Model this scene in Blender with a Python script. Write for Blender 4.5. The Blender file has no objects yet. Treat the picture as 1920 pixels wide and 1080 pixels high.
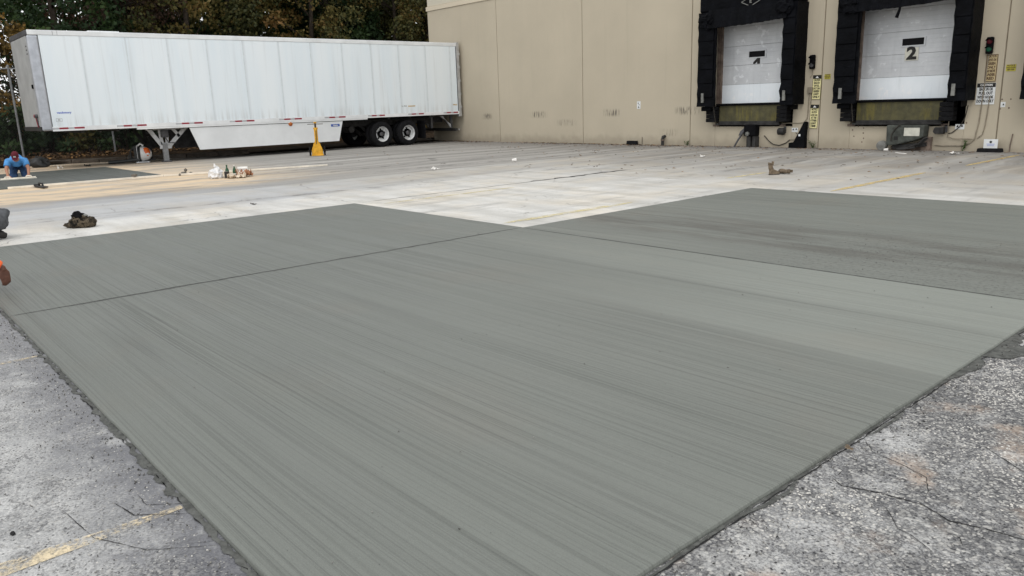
import bpy, bmesh, math, random
import numpy as np
from math import sin, cos, pi, radians, sqrt
from mathutils import Matrix, Vector, noise as mnoise

random.seed(7)
rng = np.random.default_rng(11)
S = bpy.context.scene
COL = S.collection

# ------------------------------------------------------------------ camera, sky, sun, exposure
cam = bpy.data.cameras.new('camera')
cam_o = bpy.data.objects.new('camera', cam); COL.objects.link(cam_o)
S.camera = cam_o
FPX, PIT, ROL, YAW = 1435.7, radians(13.506), radians(-1.962), radians(49.129)
cam.sensor_width = 36.0; cam.sensor_fit = 'HORIZONTAL'
cam.lens = FPX / 1920 * 36.0
cam.clip_start = 0.05; cam.clip_end = 2000
F = Vector((-sin(YAW) * cos(PIT), cos(YAW) * cos(PIT), -sin(PIT)))
R0 = Vector((cos(YAW), sin(YAW), 0)); U0 = R0.cross(F)
Rv = cos(ROL) * R0 + sin(ROL) * U0; Uv = -sin(ROL) * R0 + cos(ROL) * U0
cam_o.matrix_world = Matrix(((Rv.x, Uv.x, -F.x, 0), (Rv.y, Uv.y, -F.y, 0), (Rv.z, Uv.z, -F.z, 1.5), (0, 0, 0, 1)))

SUN_EL, SUN_AZ = radians(52), radians(150)          # high veiled sun behind the photographer's right
wd = bpy.data.worlds.new('World'); S.world = wd; wd.use_nodes = True
wn = wd.node_tree; wn.nodes.clear()
wo = wn.nodes.new('ShaderNodeOutputWorld'); bg = wn.nodes.new('ShaderNodeBackground')
sky = wn.nodes.new('ShaderNodeTexSky'); sky.sky_type = 'NISHITA'; sky.sun_disc = False
sky.sun_elevation = SUN_EL; sky.sun_rotation = SUN_AZ
sky.air_density = 1.0; sky.dust_density = 3.0; sky.ozone_density = 1.0
mixn = wn.nodes.new('ShaderNodeMix'); mixn.data_type = 'RGBA'
mixn.inputs[0].default_value = 0.8                    # the cloud deck over the clear-sky model
mixn.inputs[7].default_value = (11.75, 11.9, 11.95, 1)
wn.links.new(sky.outputs[0], mixn.inputs[6]); wn.links.new(mixn.outputs[2], bg.inputs[0])
bg.inputs[1].default_value = 0.125
wn.links.new(bg.outputs[0], wo.inputs[0])
sun = bpy.data.lights.new('sun', 'SUN'); sun.energy = 0.6; sun.angle = radians(25); sun.color = (1, .965, .92)
sun_o = bpy.data.objects.new('sun', sun); COL.objects.link(sun_o)
sdir = Vector((sin(SUN_AZ) * cos(SUN_EL), cos(SUN_AZ) * cos(SUN_EL), sin(SUN_EL)))
sun_o.rotation_euler = sdir.to_track_quat('Z', 'Y').to_euler(); sun_o.location = (0, 0, 30)
S.view_settings.view_transform = 'Standard'; S.view_settings.look = 'None'
S.view_settings.exposure = 0.0; S.view_settings.gamma = 1.0; S.view_settings.use_curve_mapping = False
S.cycles.max_bounces = 8; S.cycles.diffuse_bounces = 4; S.cycles.transparent_max_bounces = 12

# ------------------------------------------------------------------ material helpers
class Mat:
    def __init__(s, name, rough=.8, spec=.3, metal=0.0):
        s.m = bpy.data.materials.new(name); s.m.use_nodes = True
        s.nt = s.m.node_tree; s.nt.nodes.clear()
        s.o = s.nt.nodes.new('ShaderNodeOutputMaterial'); s.b = s.nt.nodes.new('ShaderNodeBsdfPrincipled')
        s.nt.links.new(s.b.outputs[0], s.o.inputs[0])
        s.b.inputs['Roughness'].default_value = rough; s.b.inputs['Specular IOR Level'].default_value = spec
        s.b.inputs['Metallic'].default_value = metal
        s._pos = None; s._obj = None
    def put(s, sock, v):
        if isinstance(v, bpy.types.NodeSocket): s.nt.links.new(v, sock)
        elif v is not None:
            if hasattr(sock.default_value, '__len__') and not isinstance(v, str):
                v = tuple(v)
                if len(v) == 3 and len(sock.default_value) == 4: v = v + (1,)
            sock.default_value = v
    def pos(s):
        if s._pos is None: s._pos = s.nt.nodes.new('ShaderNodeNewGeometry').outputs['Position']
        return s._pos
    def obj(s):
        if s._obj is None: s._obj = s.nt.nodes.new('ShaderNodeTexCoord').outputs['Object']
        return s._obj
    def xyz(s, v):
        n = s.nt.nodes.new('ShaderNodeSeparateXYZ'); s.put(n.inputs[0], v); return n.outputs
    def comb(s, x, y, z):
        n = s.nt.nodes.new('ShaderNodeCombineXYZ')
        for i, v in enumerate((x, y, z)): s.put(n.inputs[i], v)
        return n.outputs[0]
    def mul(s, v, k):
        n = s.nt.nodes.new('ShaderNodeVectorMath'); n.operation = 'MULTIPLY'; s.put(n.inputs[0], v); s.put(n.inputs[1], k); return n.outputs[0]
    def add(s, v, k):
        n = s.nt.nodes.new('ShaderNodeVectorMath'); n.operation = 'ADD'; s.put(n.inputs[0], v); s.put(n.inputs[1], k); return n.outputs[0]
    def noise(s, v, scale=1, detail=3, rough=.55, dist=0, col=False):
        n = s.nt.nodes.new('ShaderNodeTexNoise'); s.put(n.inputs['Vector'], v)
        n.inputs['Scale'].default_value = scale; n.inputs['Detail'].default_value = detail
        n.inputs['Roughness'].default_value = rough; n.inputs['Distortion'].default_value = dist
        return n.outputs['Color' if col else 'Fac']
    def vor(s, v, scale, feature='F1', out='Distance', rnd=1):
        n = s.nt.nodes.new('ShaderNodeTexVoronoi'); n.feature = feature; s.put(n.inputs['Vector'], v)
        n.inputs['Scale'].default_value = scale; n.inputs['Randomness'].default_value = rnd
        return n.outputs[out]
    def ma(s, op, a, b=None, clamp=False):
        n = s.nt.nodes.new('ShaderNodeMath'); n.operation = op; n.use_clamp = clamp
        s.put(n.inputs[0], a)
        if b is not None: s.put(n.inputs[1], b)
        return n.outputs[0]
    def mr(s, v, a, b, c=0., d=1., smooth=True):
        n = s.nt.nodes.new('ShaderNodeMapRange'); n.interpolation_type = 'SMOOTHSTEP' if smooth else 'LINEAR'
        for i, x in enumerate((v, a, b, c, d)): s.put(n.inputs[i], x)
        return n.outputs[0]
    def mix(s, f, a, b, mode='MIX'):
        n = s.nt.nodes.new('ShaderNodeMix'); n.data_type = 'RGBA'; n.blend_type = mode
        s.put(n.inputs[0], f); s.put(n.inputs[6], a); s.put(n.inputs[7], b); return n.outputs[2]
    def ramp(s, f, stops):
        n = s.nt.nodes.new('ShaderNodeValToRGB'); s.put(n.inputs[0], f); cr = n.color_ramp
        while len(cr.elements) < len(stops): cr.elements.new(.5)
        for e, (p, c) in zip(cr.elements, stops): e.position = p; e.color = (c[0], c[1], c[2], 1) if len(c) == 3 else c
        return n.outputs[0]
    def bump(s, h, strength=.5, dist=.01, nrm=None):
        n = s.nt.nodes.new('ShaderNodeBump'); n.inputs['Strength'].default_value = strength; n.inputs['Distance'].default_value = dist
        s.put(n.inputs['Height'], h)
        if nrm is not None: s.put(n.inputs['Normal'], nrm)
        return n.outputs[0]
    def set(s, col=None, rough=None, nrm=None, **k):
        if col is not None: s.put(s.b.inputs['Base Color'], col)
        if rough is not None: s.put(s.b.inputs['Roughness'], rough)
        if nrm is not None: s.put(s.b.inputs['Normal'], nrm)
        return s
    def through(s, keep):                              # worn-away coating: what is under it shows where keep = 0
        t = s.nt.nodes.new('ShaderNodeBsdfTransparent'); x = s.nt.nodes.new('ShaderNodeMixShader')
        s.put(x.inputs[0], keep); s.nt.links.new(t.outputs[0], x.inputs[1]); s.nt.links.new(s.b.outputs[0], x.inputs[2])
        s.nt.links.new(x.outputs[0], s.o.inputs[0]); return s

def plain(name, col, rough=.7, spec=.3, metal=0., var=.12, scale=6., bump=0., bscale=80):
    m = Mat(name, rough, spec, metal)
    f = m.noise(m.obj(), scale, 5, .6)
    lo = tuple(c * (1 - var) for c in col); hi = tuple(min(1, c * (1 + var)) for c in col)
    m.set(m.mix(m.mr(f, .3, .7), lo, hi))
    if bump: m.set(nrm=m.bump(m.noise(m.obj(), bscale, 3), bump, .004))
    return m.m

MT = {}
def fresh(name, base, stain=False, spec=.35):
    m = Mat(name, .6, spec)
    P = m.pos(); x, y, z = m.xyz(P)
    wob = m.ma('MULTIPLY', m.ma('SUBTRACT', m.noise(P, .16, 2), .5), .13)
    y2 = m.ma('ADD', y, wob); V = m.comb(x, y2, 0)
    s1 = m.noise(m.mul(V, (.11, 30, 1)), 1, 5, .75)                 # broom strokes along the wall direction
    s3 = m.noise(m.mul(V, (.22, 85, 1)), 1, 3, .75)
    s2 = m.noise(m.mul(V, (.10, 4.2, 1)), 1, 3, .6)
    cl = m.noise(P, .55, 4, .6)
    grain = m.noise(P, 170, 3, .7)
    mask = m.mr(m.noise(m.mul(V, (.22, 1.3, 1)), 1, 3), .36, .64, .55, 1.0)
    dark = m.ma('ADD', m.mr(s1, .50, .66, 0, .15), m.mr(s3, .48, .62, 0, .30))
    lite = m.ma('ADD', m.mr(s1, .46, .28, 0, .09), m.mr(s3, .44, .28, 0, .10))
    k = m.ma('MULTIPLY', m.ma('SUBTRACT', lite, dark), mask)
    k = m.ma('ADD', k, m.ma('MULTIPLY', m.ma('SUBTRACT', s2, .5), .10))
    k = m.ma('ADD', k, m.ma('MULTIPLY', m.ma('SUBTRACT', cl, .5), .17))
    k = m.ma('ADD', k, m.ma('MULTIPLY', m.ma('SUBTRACT', grain, .5), .6))
    k = m.ma('ADD', k, m.ma('MULTIPLY', m.ma('SUBTRACT', m.noise(P, 38, 3, .6), .5), .16))
    k = m.ma('ADD', k, m.mr(m.ma('ADD', x, m.ma('MULTIPLY', y, .8)), -5.5, 1.5, .95, 1.05))
    # broom passes: each swath has a slightly different tone, with a darker lap line between them
    sw = m.noise(m.mul(V, (.035, 1.15, 1)), 1, 1, .4)
    for t, amt in ((.44, .02), (.50, -.025), (.56, .03)):
        k = m.ma('ADD', k, m.mr(sw, t, t + .012, 0, amt))
    lap = m.mr(m.ma('ABSOLUTE', m.ma('SUBTRACT', sw, .503)), 0, .008, .10, 0)
    lap2 = m.mr(m.ma('ABSOLUTE', m.ma('SUBTRACT', sw, .563)), 0, .007, .10, 0)
    k = m.ma('SUBTRACT', k, m.ma('ADD', lap, lap2))
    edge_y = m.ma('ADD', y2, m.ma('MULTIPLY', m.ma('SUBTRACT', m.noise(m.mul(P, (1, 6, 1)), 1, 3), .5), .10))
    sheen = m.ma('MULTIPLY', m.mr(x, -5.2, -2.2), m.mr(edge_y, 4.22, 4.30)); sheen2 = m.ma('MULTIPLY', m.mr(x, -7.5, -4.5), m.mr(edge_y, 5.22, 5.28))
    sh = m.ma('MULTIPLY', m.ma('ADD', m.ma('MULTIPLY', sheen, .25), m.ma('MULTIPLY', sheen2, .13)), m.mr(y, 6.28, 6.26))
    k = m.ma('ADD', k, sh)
    k = m.ma('SUBTRACT', k, m.ma('MULTIPLY', m.mr(m.ma('ABSOLUTE', m.ma('SUBTRACT', edge_y, 5.18)), 0, .05, .13, 0), m.mr(x, -9, -7)))
    pit = m.mr(m.noise(P, 60, 2, .5), .72, .78, 0, .45)
    k = m.ma('SUBTRACT', k, pit)
    c = m.mix(1.0, base, m.comb(k, k, k), 'MULTIPLY')
    c = m.mix(m.mr(m.noise(P, .8, 3), .52, .72, 0, .5), c, m.mix(1.0, c, (1.05, .985, .95), 'MULTIPLY'))
    if stain:
        band = m.ma('MULTIPLY', m.mr(y2, 6.6, 7.3), m.mr(y2, 9.0, 7.7))
        band = m.ma('MULTIPLY', band, m.mr(m.noise(m.mul(V, (.5, 3.0, 1)), 1, 5, .7), .38, .62))
        c = m.mix(m.ma('MULTIPLY', band, .7), c, (.078, .074, .064))
        rough_patch = m.ma('MULTIPLY', m.mr(x, -4.6, -3.2), m.mr(y2, 9.2, 7.6))
        sp = m.ma('MULTIPLY', m.mr(m.noise(P, 30, 4, .7), .50, .64), rough_patch)
        c = m.mix(m.ma('MULTIPLY', sp, .65), c, (.055, .056, .052))
    h = m.ma('ADD', m.ma('MULTIPLY', s3, .7), m.ma('ADD', s1, m.ma('MULTIPLY', grain, .4)))
    m.set(c, m.mr(s2, .3, .7, .5, .66), m.bump(h, .38, .006))
    return m.m

def asphalt():
    m = Mat('worn asphalt', .85, .25)
    P = m.pos(); x, y, z = m.xyz(P)
    warp = m.add(P, m.mul(m.noise(P, 9, 3, .6, col=True), (.05, .05, .0)))
    big = m.noise(P, 1.1, 5, .6); mid = m.noise(P, 6, 4, .6)
    vc = m.vor(warp, 75, 'F1', 'Color'); r = m.xyz(vc)[0]; d = m.vor(warp, 75)
    fine = m.noise(P, 130, 3, .7)
    stone = m.ramp(r, [(0, (.052, .052, .055)), (.4, (.122, .121, .122)), (.7, (.24, .233, .22)), (1, (.50, .485, .45))])
    stone = m.mix(m.mr(d, .45, .8), stone, (.05, .05, .055))
    stone = m.mix(m.mr(fine, .35, .7, .0, .5), stone, (.30, .30, .295))
    # cement film lying on the stones: thick left of the slab, patchy on the right
    left = m.mr(x, -1.9, -2.9)
    far = m.mr(x, -8, -14)
    fm = m.ma('ADD', m.ma('MULTIPLY', m.ma('SUBTRACT', mid, .5), 1.3), m.ma('MULTIPLY', m.ma('SUBTRACT', big, .5), m.mr(left, 0, 1, 3.4, 1.0)))
    fm = m.ma('ADD', fm, m.ma('ADD', m.ma('MULTIPLY', left, .56), -.03)); fm = m.ma('ADD', fm, m.ma('MULTIPLY', m.ma('SUBTRACT', fine, .5), 1.4))
    film = m.mr(fm, -.12, .75, 0, .8)
    filmc = m.ramp(m.noise(P, 3.0, 5, .65), [(.3, (.35, .352, .35)), (.5, (.475, .474, .466)), (.7, (.62, .617, .60))])
    fsp = m.noise(P, 95, 4, .75); filmc = m.mix(1.0, filmc, m.ramp(fsp, [(.3, (.55, .55, .56)), (.5, (.98, .98, .98)), (.7, (1.35, 1.34, 1.32))]), 'MULTIPLY')
    c = m.mix(film, stone, filmc)
    # sandy and pinkish patches
    pk = m.noise(m.add(P, (3.1, 1.7, 0)), 2.6, 4, .6)
    c = m.mix(m.ma('MULTIPLY', m.mr(pk, .55, .70, 0, .5), m.mr(x, -2.2, -1.4)), c, (.46, .35, .265))
    # damp darker edge beside the slab
    edge = m.ma('MULTIPLY', m.mr(m.ma('ADD', y, m.ma('MULTIPLY', m.ma('SUBTRACT', mid, .5), .9)), .36, .80), m.mr(x, -8, -2, .6, .8))
    c = m.mix(m.ma('MULTIPLY', edge, m.mr(y, .9, .84)), c, (.11, .112, .125))
    # hairline crazing
    wv = m.add(P, m.mul(m.noise(P, 2.2, 4, .6, col=True), (.55, .55, 0)))
    cr = m.vor(wv, 1.3, 'DISTANCE_TO_EDGE'); cr2 = m.vor(m.add(wv, (5, 3, 0)), 3.1, 'DISTANCE_TO_EDGE')
    ck = m.ma('MAXIMUM', m.mr(cr, .002, .008, m.mr(left, 0, 1, .5, .22), 0), m.ma('MULTIPLY', m.mr(cr2, .003, .014, .35, 0), m.mr(big, .45, .6)))
    ck = m.ma('MULTIPLY', ck, m.mr(m.noise(P, 1.7, 3), .42, .6))
    c = m.mix(ck, c, (.06, .06, .06))
    wf = m.add(P, m.mul(m.noise(P, 7, 4, .7, col=True), (.22, .22, 0)))        # fine crazing all over the old surface
    cz = m.ma('MULTIPLY', m.mr(m.vor(m.mul(wf, (1.6, .8, 1)), 5.5, 'DISTANCE_TO_EDGE'), .004, .03, .62, 0), m.mr(m.noise(P, 3.1, 4, .65), .44, .62))
    c = m.mix(cz, c, (.10, .10, .102))
    chalk = m.mr(m.noise(m.add(P, (7.3, 2.2, 0)), 3.4, 5, .68), .54, .70, 0, .48); c = m.mix(chalk, c, m.mix(m.mr(fine, .35, .6), (.42, .42, .41), (.66, .655, .63)))
    # the yard beyond the apron: smoother, greyer, with wheel paths running towards the wall
    sy = m.noise(m.mul(m.add(P, m.mul(m.noise(P, .3, 2, col=True), (1.2, 0, 0))), (1.6, .10, 1)), 1, 5, .62)
    farc = m.ramp(sy, [(.3, (.185, .175, .16)), (.48, (.29, .278, .255)), (.62, (.39, .374, .345)), (.78, (.48, .46, .43))])
    farc = m.mix(m.mr(m.noise(P, 30, 4, .7), .35, .75, 0, .4), farc, (.2, .195, .19))
    # sandy dust swept out round the far pour
    dx = m.ma('ADD', x, m.ma('MULTIPLY', m.ma('SUBTRACT', m.noise(P, .5, 4, .6), .5), 2.6))
    tan = m.ma('MULTIPLY', m.mr(dx, -16.0, -17.4), m.mr(y, 10.5, 6.0))
    tan2 = m.ma('MULTIPLY', tan, m.mr(m.noise(m.mul(P, (1.6, .5, 1)), 1, 5, .7), .36, .60, .25, 1))
    farc = m.mix(m.ma('MULTIPLY', tan2, .92), farc, (.66, .51, .34))
    blue = m.ma('MULTIPLY', m.mr(dx, -16.8, -15.9), m.mr(y, 9, 4))
    farc = m.mix(m.ma('MULTIPLY', blue, .5), farc, (.36, .375, .40))
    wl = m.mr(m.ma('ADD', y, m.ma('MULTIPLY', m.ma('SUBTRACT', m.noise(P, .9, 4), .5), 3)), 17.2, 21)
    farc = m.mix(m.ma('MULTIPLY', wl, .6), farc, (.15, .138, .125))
    c = m.mix(far, c, farc)
    h = m.ma('ADD', m.ma('MULTIPLY', m.ma('SUBTRACT', 1., d), m.mr(film, 0, .8, 1., .35)), m.ma('ADD', m.ma('MULTIPLY', fine, .8), m.ma('MULTIPLY', ck, -2)))
    m.set(c, .85, m.bump(h, .75, .009))
    return m.m

def apron():
    m = Mat('old pale concrete', .85, .25)
    P = m.pos(); x, y, z = m.xyz(P)
    sy = m.noise(m.mul(m.add(P, m.mul(m.noise(P, .35, 2, col=True), (1.0, 0, 0))), (1.5, .11, 1)), 1, 5, .65)
    sx = m.noise(m.mul(P, (.5, 2.4, 1)), 1, 4, .6)
    gr = m.noise(P, 45, 4, .7)
    pale = m.ramp(sx, [(.3, (.43, .42, .39)), (.5, (.54, .53, .50)), (.7, (.63, .62, .59))])
    grey = m.ramp(sy, [(.3, (.185, .176, .163)), (.5, (.285, .273, .252)), (.66, (.40, .386, .36))])
    # cement slurry washed over the panels next to the new pour; it thins out towards the wall and to the left
    w = m.ma('ADD', y, m.ma('MULTIPLY', m.ma('SUBTRACT', sy, .5), 9))
    w = m.ma('ADD', w, m.ma('MULTIPLY', m.ma('SUBTRACT', m.noise(P, .7, 4, .6), .5), 5))
    dirt = m.mr(w, 8.8, 17.0)
    lf = m.ma('ADD', x, m.ma('MULTIPLY', m.ma('SUBTRACT', sy, .5), 3.4))
    dirt = m.ma('MAXIMUM', dirt, m.mr(lf, -12.1, -13.8, 0, .62))
    c = m.mix(dirt, pale, grey)
    blue = m.ma('MULTIPLY', m.mr(lf, -11.9, -13.2), m.mr(y, 10, 5))
    c = m.mix(m.ma('MULTIPLY', blue, .45), c, (.45, .47, .50))
    warm = m.mr(m.noise(P, .8, 4, .6), .42, .66, 0, .7)
    c = m.mix(warm, c, m.mix(1.0, c, (1.04, .97, .87), 'MULTIPLY'))
    c = m.mix(m.mr(m.noise(m.mul(P, (3.2, .5, 1)), 1, 5, .7), .52, .72, 0, .6), c, (.27, .262, .245))
    c = m.mix(m.mr(gr, .5, .75, 0, .45), c, (.26, .25, .235))
    bl = m.mr(m.noise(P, 2.4, 5, .7), .56, .70, 0, .38); c = m.mix(bl, c, (.30, .29, .27))
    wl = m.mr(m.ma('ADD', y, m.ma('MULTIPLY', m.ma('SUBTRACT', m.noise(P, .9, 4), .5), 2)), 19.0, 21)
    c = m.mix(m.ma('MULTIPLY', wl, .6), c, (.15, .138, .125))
    wv = m.add(P, m.mul(m.noise(P, 1.5, 4, .6, col=True), (.8, .8, 0)))
    ck = m.ma('MULTIPLY', m.mr(m.vor(wv, .55, 'DISTANCE_TO_EDGE'), .002, .008, .6, 0), m.mr(m.noise(P, .9, 2), .48, .6))
    c = m.mix(ck, c, (.12, .11, .10))
    m.set(c, .85, m.bump(m.ma('ADD', gr, m.ma('MULTIPLY', m.noise(P, 9, 3), 1.5)), .3, .006))
    return m.m

def wall(name, base, scuffs=True):
    m = Mat(name, .8, .3)
    P = m.pos(); x, y, z = m.xyz(P)
    n1 = m.noise(P, .6, 5, .6); n2 = m.noise(m.mul(P, (2.2, 2.2, .3)), 1, 4, .6)
    k = m.ma('ADD', .86, m.ma('ADD', m.ma('MULTIPLY', n1, .22), m.ma('MULTIPLY', n2, .05)))
    c = m.mix(1.0, base, m.comb(k, k, k), 'MULTIPLY')
    if scuffs:
        lowd = m.ma('MULTIPLY', m.mr(m.ma('ADD', z, m.ma('MULTIPLY', m.ma('SUBTRACT', m.noise(P, 3, 4), .5), .5)), .4, .0), .45)
        c = m.mix(lowd, c, (.22, .185, .14))
        tick = m.noise(m.mul(P, (26, 1, 2.2)), 1, 3, .6)
        acc = None
        for xc, w, zc in ((-25.55, .45, 1.02), (-22.4, .6, 1.06), (-18.6, .5, 1.08), (-15.35, .62, 1.1), (-16.1, .5, .4), (-20.9, .7, .75)):
            g = m.ma('MULTIPLY', m.mr(m.ma('ABSOLUTE', m.ma('SUBTRACT', x, xc)), w, w * .2), m.mr(m.ma('ABSOLUTE', m.ma('SUBTRACT', z, zc)), .17, .04))
            if zc < .9: g = m.ma('MULTIPLY', g, .55)
            acc = g if acc is None else m.ma('MAXIMUM', acc, g)
        c = m.mix(m.ma('MULTIPLY', acc, m.mr(tick, .47, .60, 0, .9)), c, (.075, .066, .056))
        drip = m.mr(m.noise(m.mul(P, (5, 1, .18)), 1, 4, .6), .55, .74, 0, .09)
        c = m.mix(drip, c, (.28, .25, .19))
    m.set(c, .8, m.bump(m.ma('ADD', m.noise(P, 60, 4, .65), m.ma('MULTIPLY', m.noise(P, 3, 3), 1.2)), .22, .006))
    return m.m

MT['fresh'] = fresh('fresh broomed concrete', (.150, .159, .142))
MT['fresh_c'] = fresh('fresh concrete with damp patches', (.150, .159, .142), True)
MT['fresh_far'] = fresh('very wet concrete', (.098, .105, .095), spec=.18)
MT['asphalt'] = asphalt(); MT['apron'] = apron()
MT['wall'] = wall('tan painted concrete', (.472, .418, .322))
MT['wall_up'] = wall('pale upper wall paint', (.56, .52, .42), False)
MT['trim'] = wall('pale trim paint', (.60, .53, .41), False)
MT['crackdark'] = plain('crack dark', (.03, .03, .03), .95, .05)
MT['joint'] = plain('joint sealant', (.20, .17, .125), .9, .1)
MT['spill'] = plain('mortar spill', (.088, .09, .083), .8, .2, var=.35, scale=24, bump=.9)
def paint_line(name, col, lo, hi):
    m = Mat(name, .8, .3); P = m.pos()
    n = m.ma('ADD', m.ma('MULTIPLY', m.noise(P, 5, 5, .65), .75), m.ma('MULTIPLY', m.noise(P, 55, 3, .7), .55))
    m.set(m.mix(m.mr(m.noise(P, 12, 3), .3, .7), col, tuple(c * .8 for c in col)))
    m.through(m.mr(n, lo, hi, 0, .92)); return m.m
MT['yellow_near'] = paint_line('worn yellow paint', (.74, .62, .42), .56, .80)
MT['wire'] = plain('weathered wire', (.10, .10, .098), .8, .1, .0)
MT['soil_and_shade'] = plain('dark leaf soil', (.028, .022, .016), .95, .05, var=.5, scale=5, bump=.8, bscale=30)  # bank ground; its near-black colour also stands in for shade under the trailer
MT['yellow_far'] = paint_line('faded yellow paint', (.66, .50, .22), .46, .76)
MT['yellow_pale'] = paint_line('almost gone yellow paint', (.74, .64, .36), .50, .82)
def tyre_mark():
    m = Mat('rubber mark', .85, .2); P = m.pos()
    m.set((.09, .088, .085)); m.through(m.mr(m.noise(P, 3, 5, .7), .4, .75, .0, .45)); return m.m
MT['tyremark'] = tyre_mark()

# trailer
def panel_white():
    m = Mat('white trailer skin', .38, .45); P = m.obj(); W = m.pos()
    n = m.noise(m.mul(W, (1, 1.1, .12)), 1, 4, .6); d = m.noise(m.mul(W, (1, 6, .25)), 1, 4, .65)
    c = m.mix(m.mr(n, .3, .7), (.755, .835, .885), (.83, .885, .915))
    c = m.mix(m.mr(d, .5, .75, 0, .30), c, (.56, .585, .60))
    ys = m.xyz(W)[1]; rep = m.ma('ABSOLUTE', m.ma('SUBTRACT', m.ma('FRACT', m.ma('DIVIDE', m.ma('SUBTRACT', ys, 5.065), 1.279)), .5)); c = m.mix(m.ma('MULTIPLY', m.mr(rep, .44, .50), m.mr(n, .3, .7, .1, .38)), c, (.45, .475, .49))
    z = m.xyz(W)[2]
    c = m.mix(m.ma('MULTIPLY', m.mr(z, 1.75, 1.3), m.mr(d, .4, .65, 0, .3)), c, (.42, .41, .38))
    m.set(c, .38, m.bump(m.noise(m.mul(W, (1, 1.3, .5)), 1, 2), .22, .03)); return m.m
MT['tpanel'] = panel_white()
MT['trail_white'] = plain('white rail paint', (.76, .78, .79), .45, .4, var=.08, scale=2)
MT['skirt'] = plain('white skirt panel', (.74, .76, .77), .42, .4, var=.06, scale=1.2)
MT['seam'] = plain('grey seam strip', (.66, .71, .74), .45, .4, var=.06)
MT['alu'] = plain('dull aluminium', (.52, .53, .54), .42, .5, .6, var=.15, scale=4)
MT['front_grey'] = plain('grey front skin', (.36, .37, .37), .5, .4, var=.12, scale=2)
MT['post_grey'] = plain('bright corner post', (.44, .46, .50), .3, .5, .45, var=.1)
MT['grime_and_shade'] = plain('grimy steel and shaded gear', (.035, .034, .033), .8, .25, var=.4, scale=7)  # also colours the far landing gear, as painted shade
MT['gear_grey'] = plain('grey gear paint', (.50, .51, .52), .55, .35, var=.15, scale=8)
MT['leg_grey'] = plain('grey leg steel', (.22, .225, .23), .6, .3, var=.2, scale=6)
MT['steel_and_shade'] = plain('dark grey steel and shaded skirt', (.09, .09, .095), .6, .35, .3, var=.3)  # also colours the white far skirt, as painted shade
MT['rubber'] = plain('tyre rubber', (.011, .011, .012), .9, .12, var=.3, scale=12, bump=.3)
MT['rim'] = plain('white steel rim', (.62, .63, .63), .4, .45, var=.15, scale=9)
MT['black'] = plain('matt black', (.006, .006, .007), .8, .06, var=.3)
MT['red'] = plain('red reflector', (.27, .012, .03), .35, .5)
MT['silver'] = plain('silver reflector', (.45, .46, .48), .35, .5)
MT['orange_light'] = plain('amber lens', (.45, .12, .02), .3, .5)
MT['blue'] = plain('blue badge', (.03, .09, .38), .4, .4)
MT['ink_blue'] = plain('blue lettering', (.16, .22, .55), .5, .3)
MT['ink_grey'] = plain('grey lettering', (.35, .36, .36), .5, .3)
MT['ochre'] = plain('ochre sticker', (.5, .33, .12), .6, .3)

# dock
def vinyl():
    m = Mat('black dock vinyl', .6, .06); P = m.pos()
    n = m.noise(P, 3, 4, .6); w = m.noise(m.mul(P, (4, 4, 9)), 1, 4, .6, .6)
    c = m.mix(m.mr(n, .3, .75), (.0015, .0017, .0024), (.004, .0045, .0065))
    c = m.mix(m.mr(w, .6, .8, 0, .3), c, (.014, .015, .019))
    m.set(c, .55, m.bump(w, .4, .05)); return m.m
MT['vinyl'] = vinyl()
def doorm(name, lo, hi):
    m = Mat(name, .5, .4); P = m.pos()
    n = m.noise(m.mul(P, (2, 2, 1.2)), 1, 5, .65); s = m.noise(P, 4, 3, .6)
    c = m.mix(m.mr(n, .3, .7), lo, hi)
    c = m.mix(m.mr(s, .58, .66, 0, .55), c, tuple(min(.85, h * 1.35) for h in hi))
    d = m.noise(m.mul(P, (9, 9, .7)), 1, 4, .6)
    c = m.mix(m.mr(d, .55, .8, 0, .3), c, tuple(l * .65 for l in lo))
    m.set(c); return m.m
MT['door'] = doorm('grey white door paint', (.49, .505, .525), (.58, .595, .61))
MT['door_low'] = doorm('clean white door panel', (.70, .75, .79), (.77, .81, .84))
MT['track'] = plain('brown track', (.17, .13, .105), .7, .3, var=.4, scale=5)
def plate():
    m = Mat('worn olive yellow plate', .7, .3); P = m.pos(); x = m.xyz(m.obj())[0]
    n = m.noise(P, 4, 5, .7); v = m.noise(m.mul(P, (11, 1, 1.5)), 1, 4, .65)
    c = m.mix(m.mr(n, .3, .7), (.055, .052, .030), (.10, .092, .045))
    c = m.mix(m.ma('MULTIPLY', m.mr(v, .42, .62, 0, .42), m.mr(m.noise(m.mul(P, (1.1, 1, 1)), 1, 2), .45, .62, .15, 1)), c, (.20, .165, .028))
    c = m.mix(m.mr(m.noise(P, 9, 4, .7), .58, .72, 0, .8), c, (.055, .05, .04))
    m.set(c, nrm=m.bump(n, .4, .01)); return m.m
MT['plate'] = plate()
MT['green_steel'] = plain('grey green machine paint', (.062, .067, .059), .7, .2, .0, var=.35, scale=6)
MT['ivory'] = plain('faded paper label', (.55, .54, .47), .7, .3)
MT['sign_yellow'] = plain('sun bleached yellow sign', (.78, .72, .38), .5, .4, var=.06)
MT['sign_tan'] = plain('faded tan sign', (.50, .40, .22), .6, .3, var=.1)
MT['placard'] = plain('yellow placard', (.50, .45, .05), .55, .35, var=.1)
MT['sign_white'] = plain('white sign', (.70, .72, .72), .5, .4, var=.08)
MT['ink'] = plain('black lettering', (.018, .017, .016), .6, .3)
MT['ink_brown'] = plain('faded brown lettering', (.10, .06, .035), .6, .3)
MT['ink_white'] = plain('white lettering', (.72, .72, .70), .5, .3)
MT['glass_dark'] = plain('dark window glass', (.004, .004, .005), .35, .08, var=.1)
MT['conduit'] = plain('painted conduit', (.27, .235, .18), .65, .3, var=.2)
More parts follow.
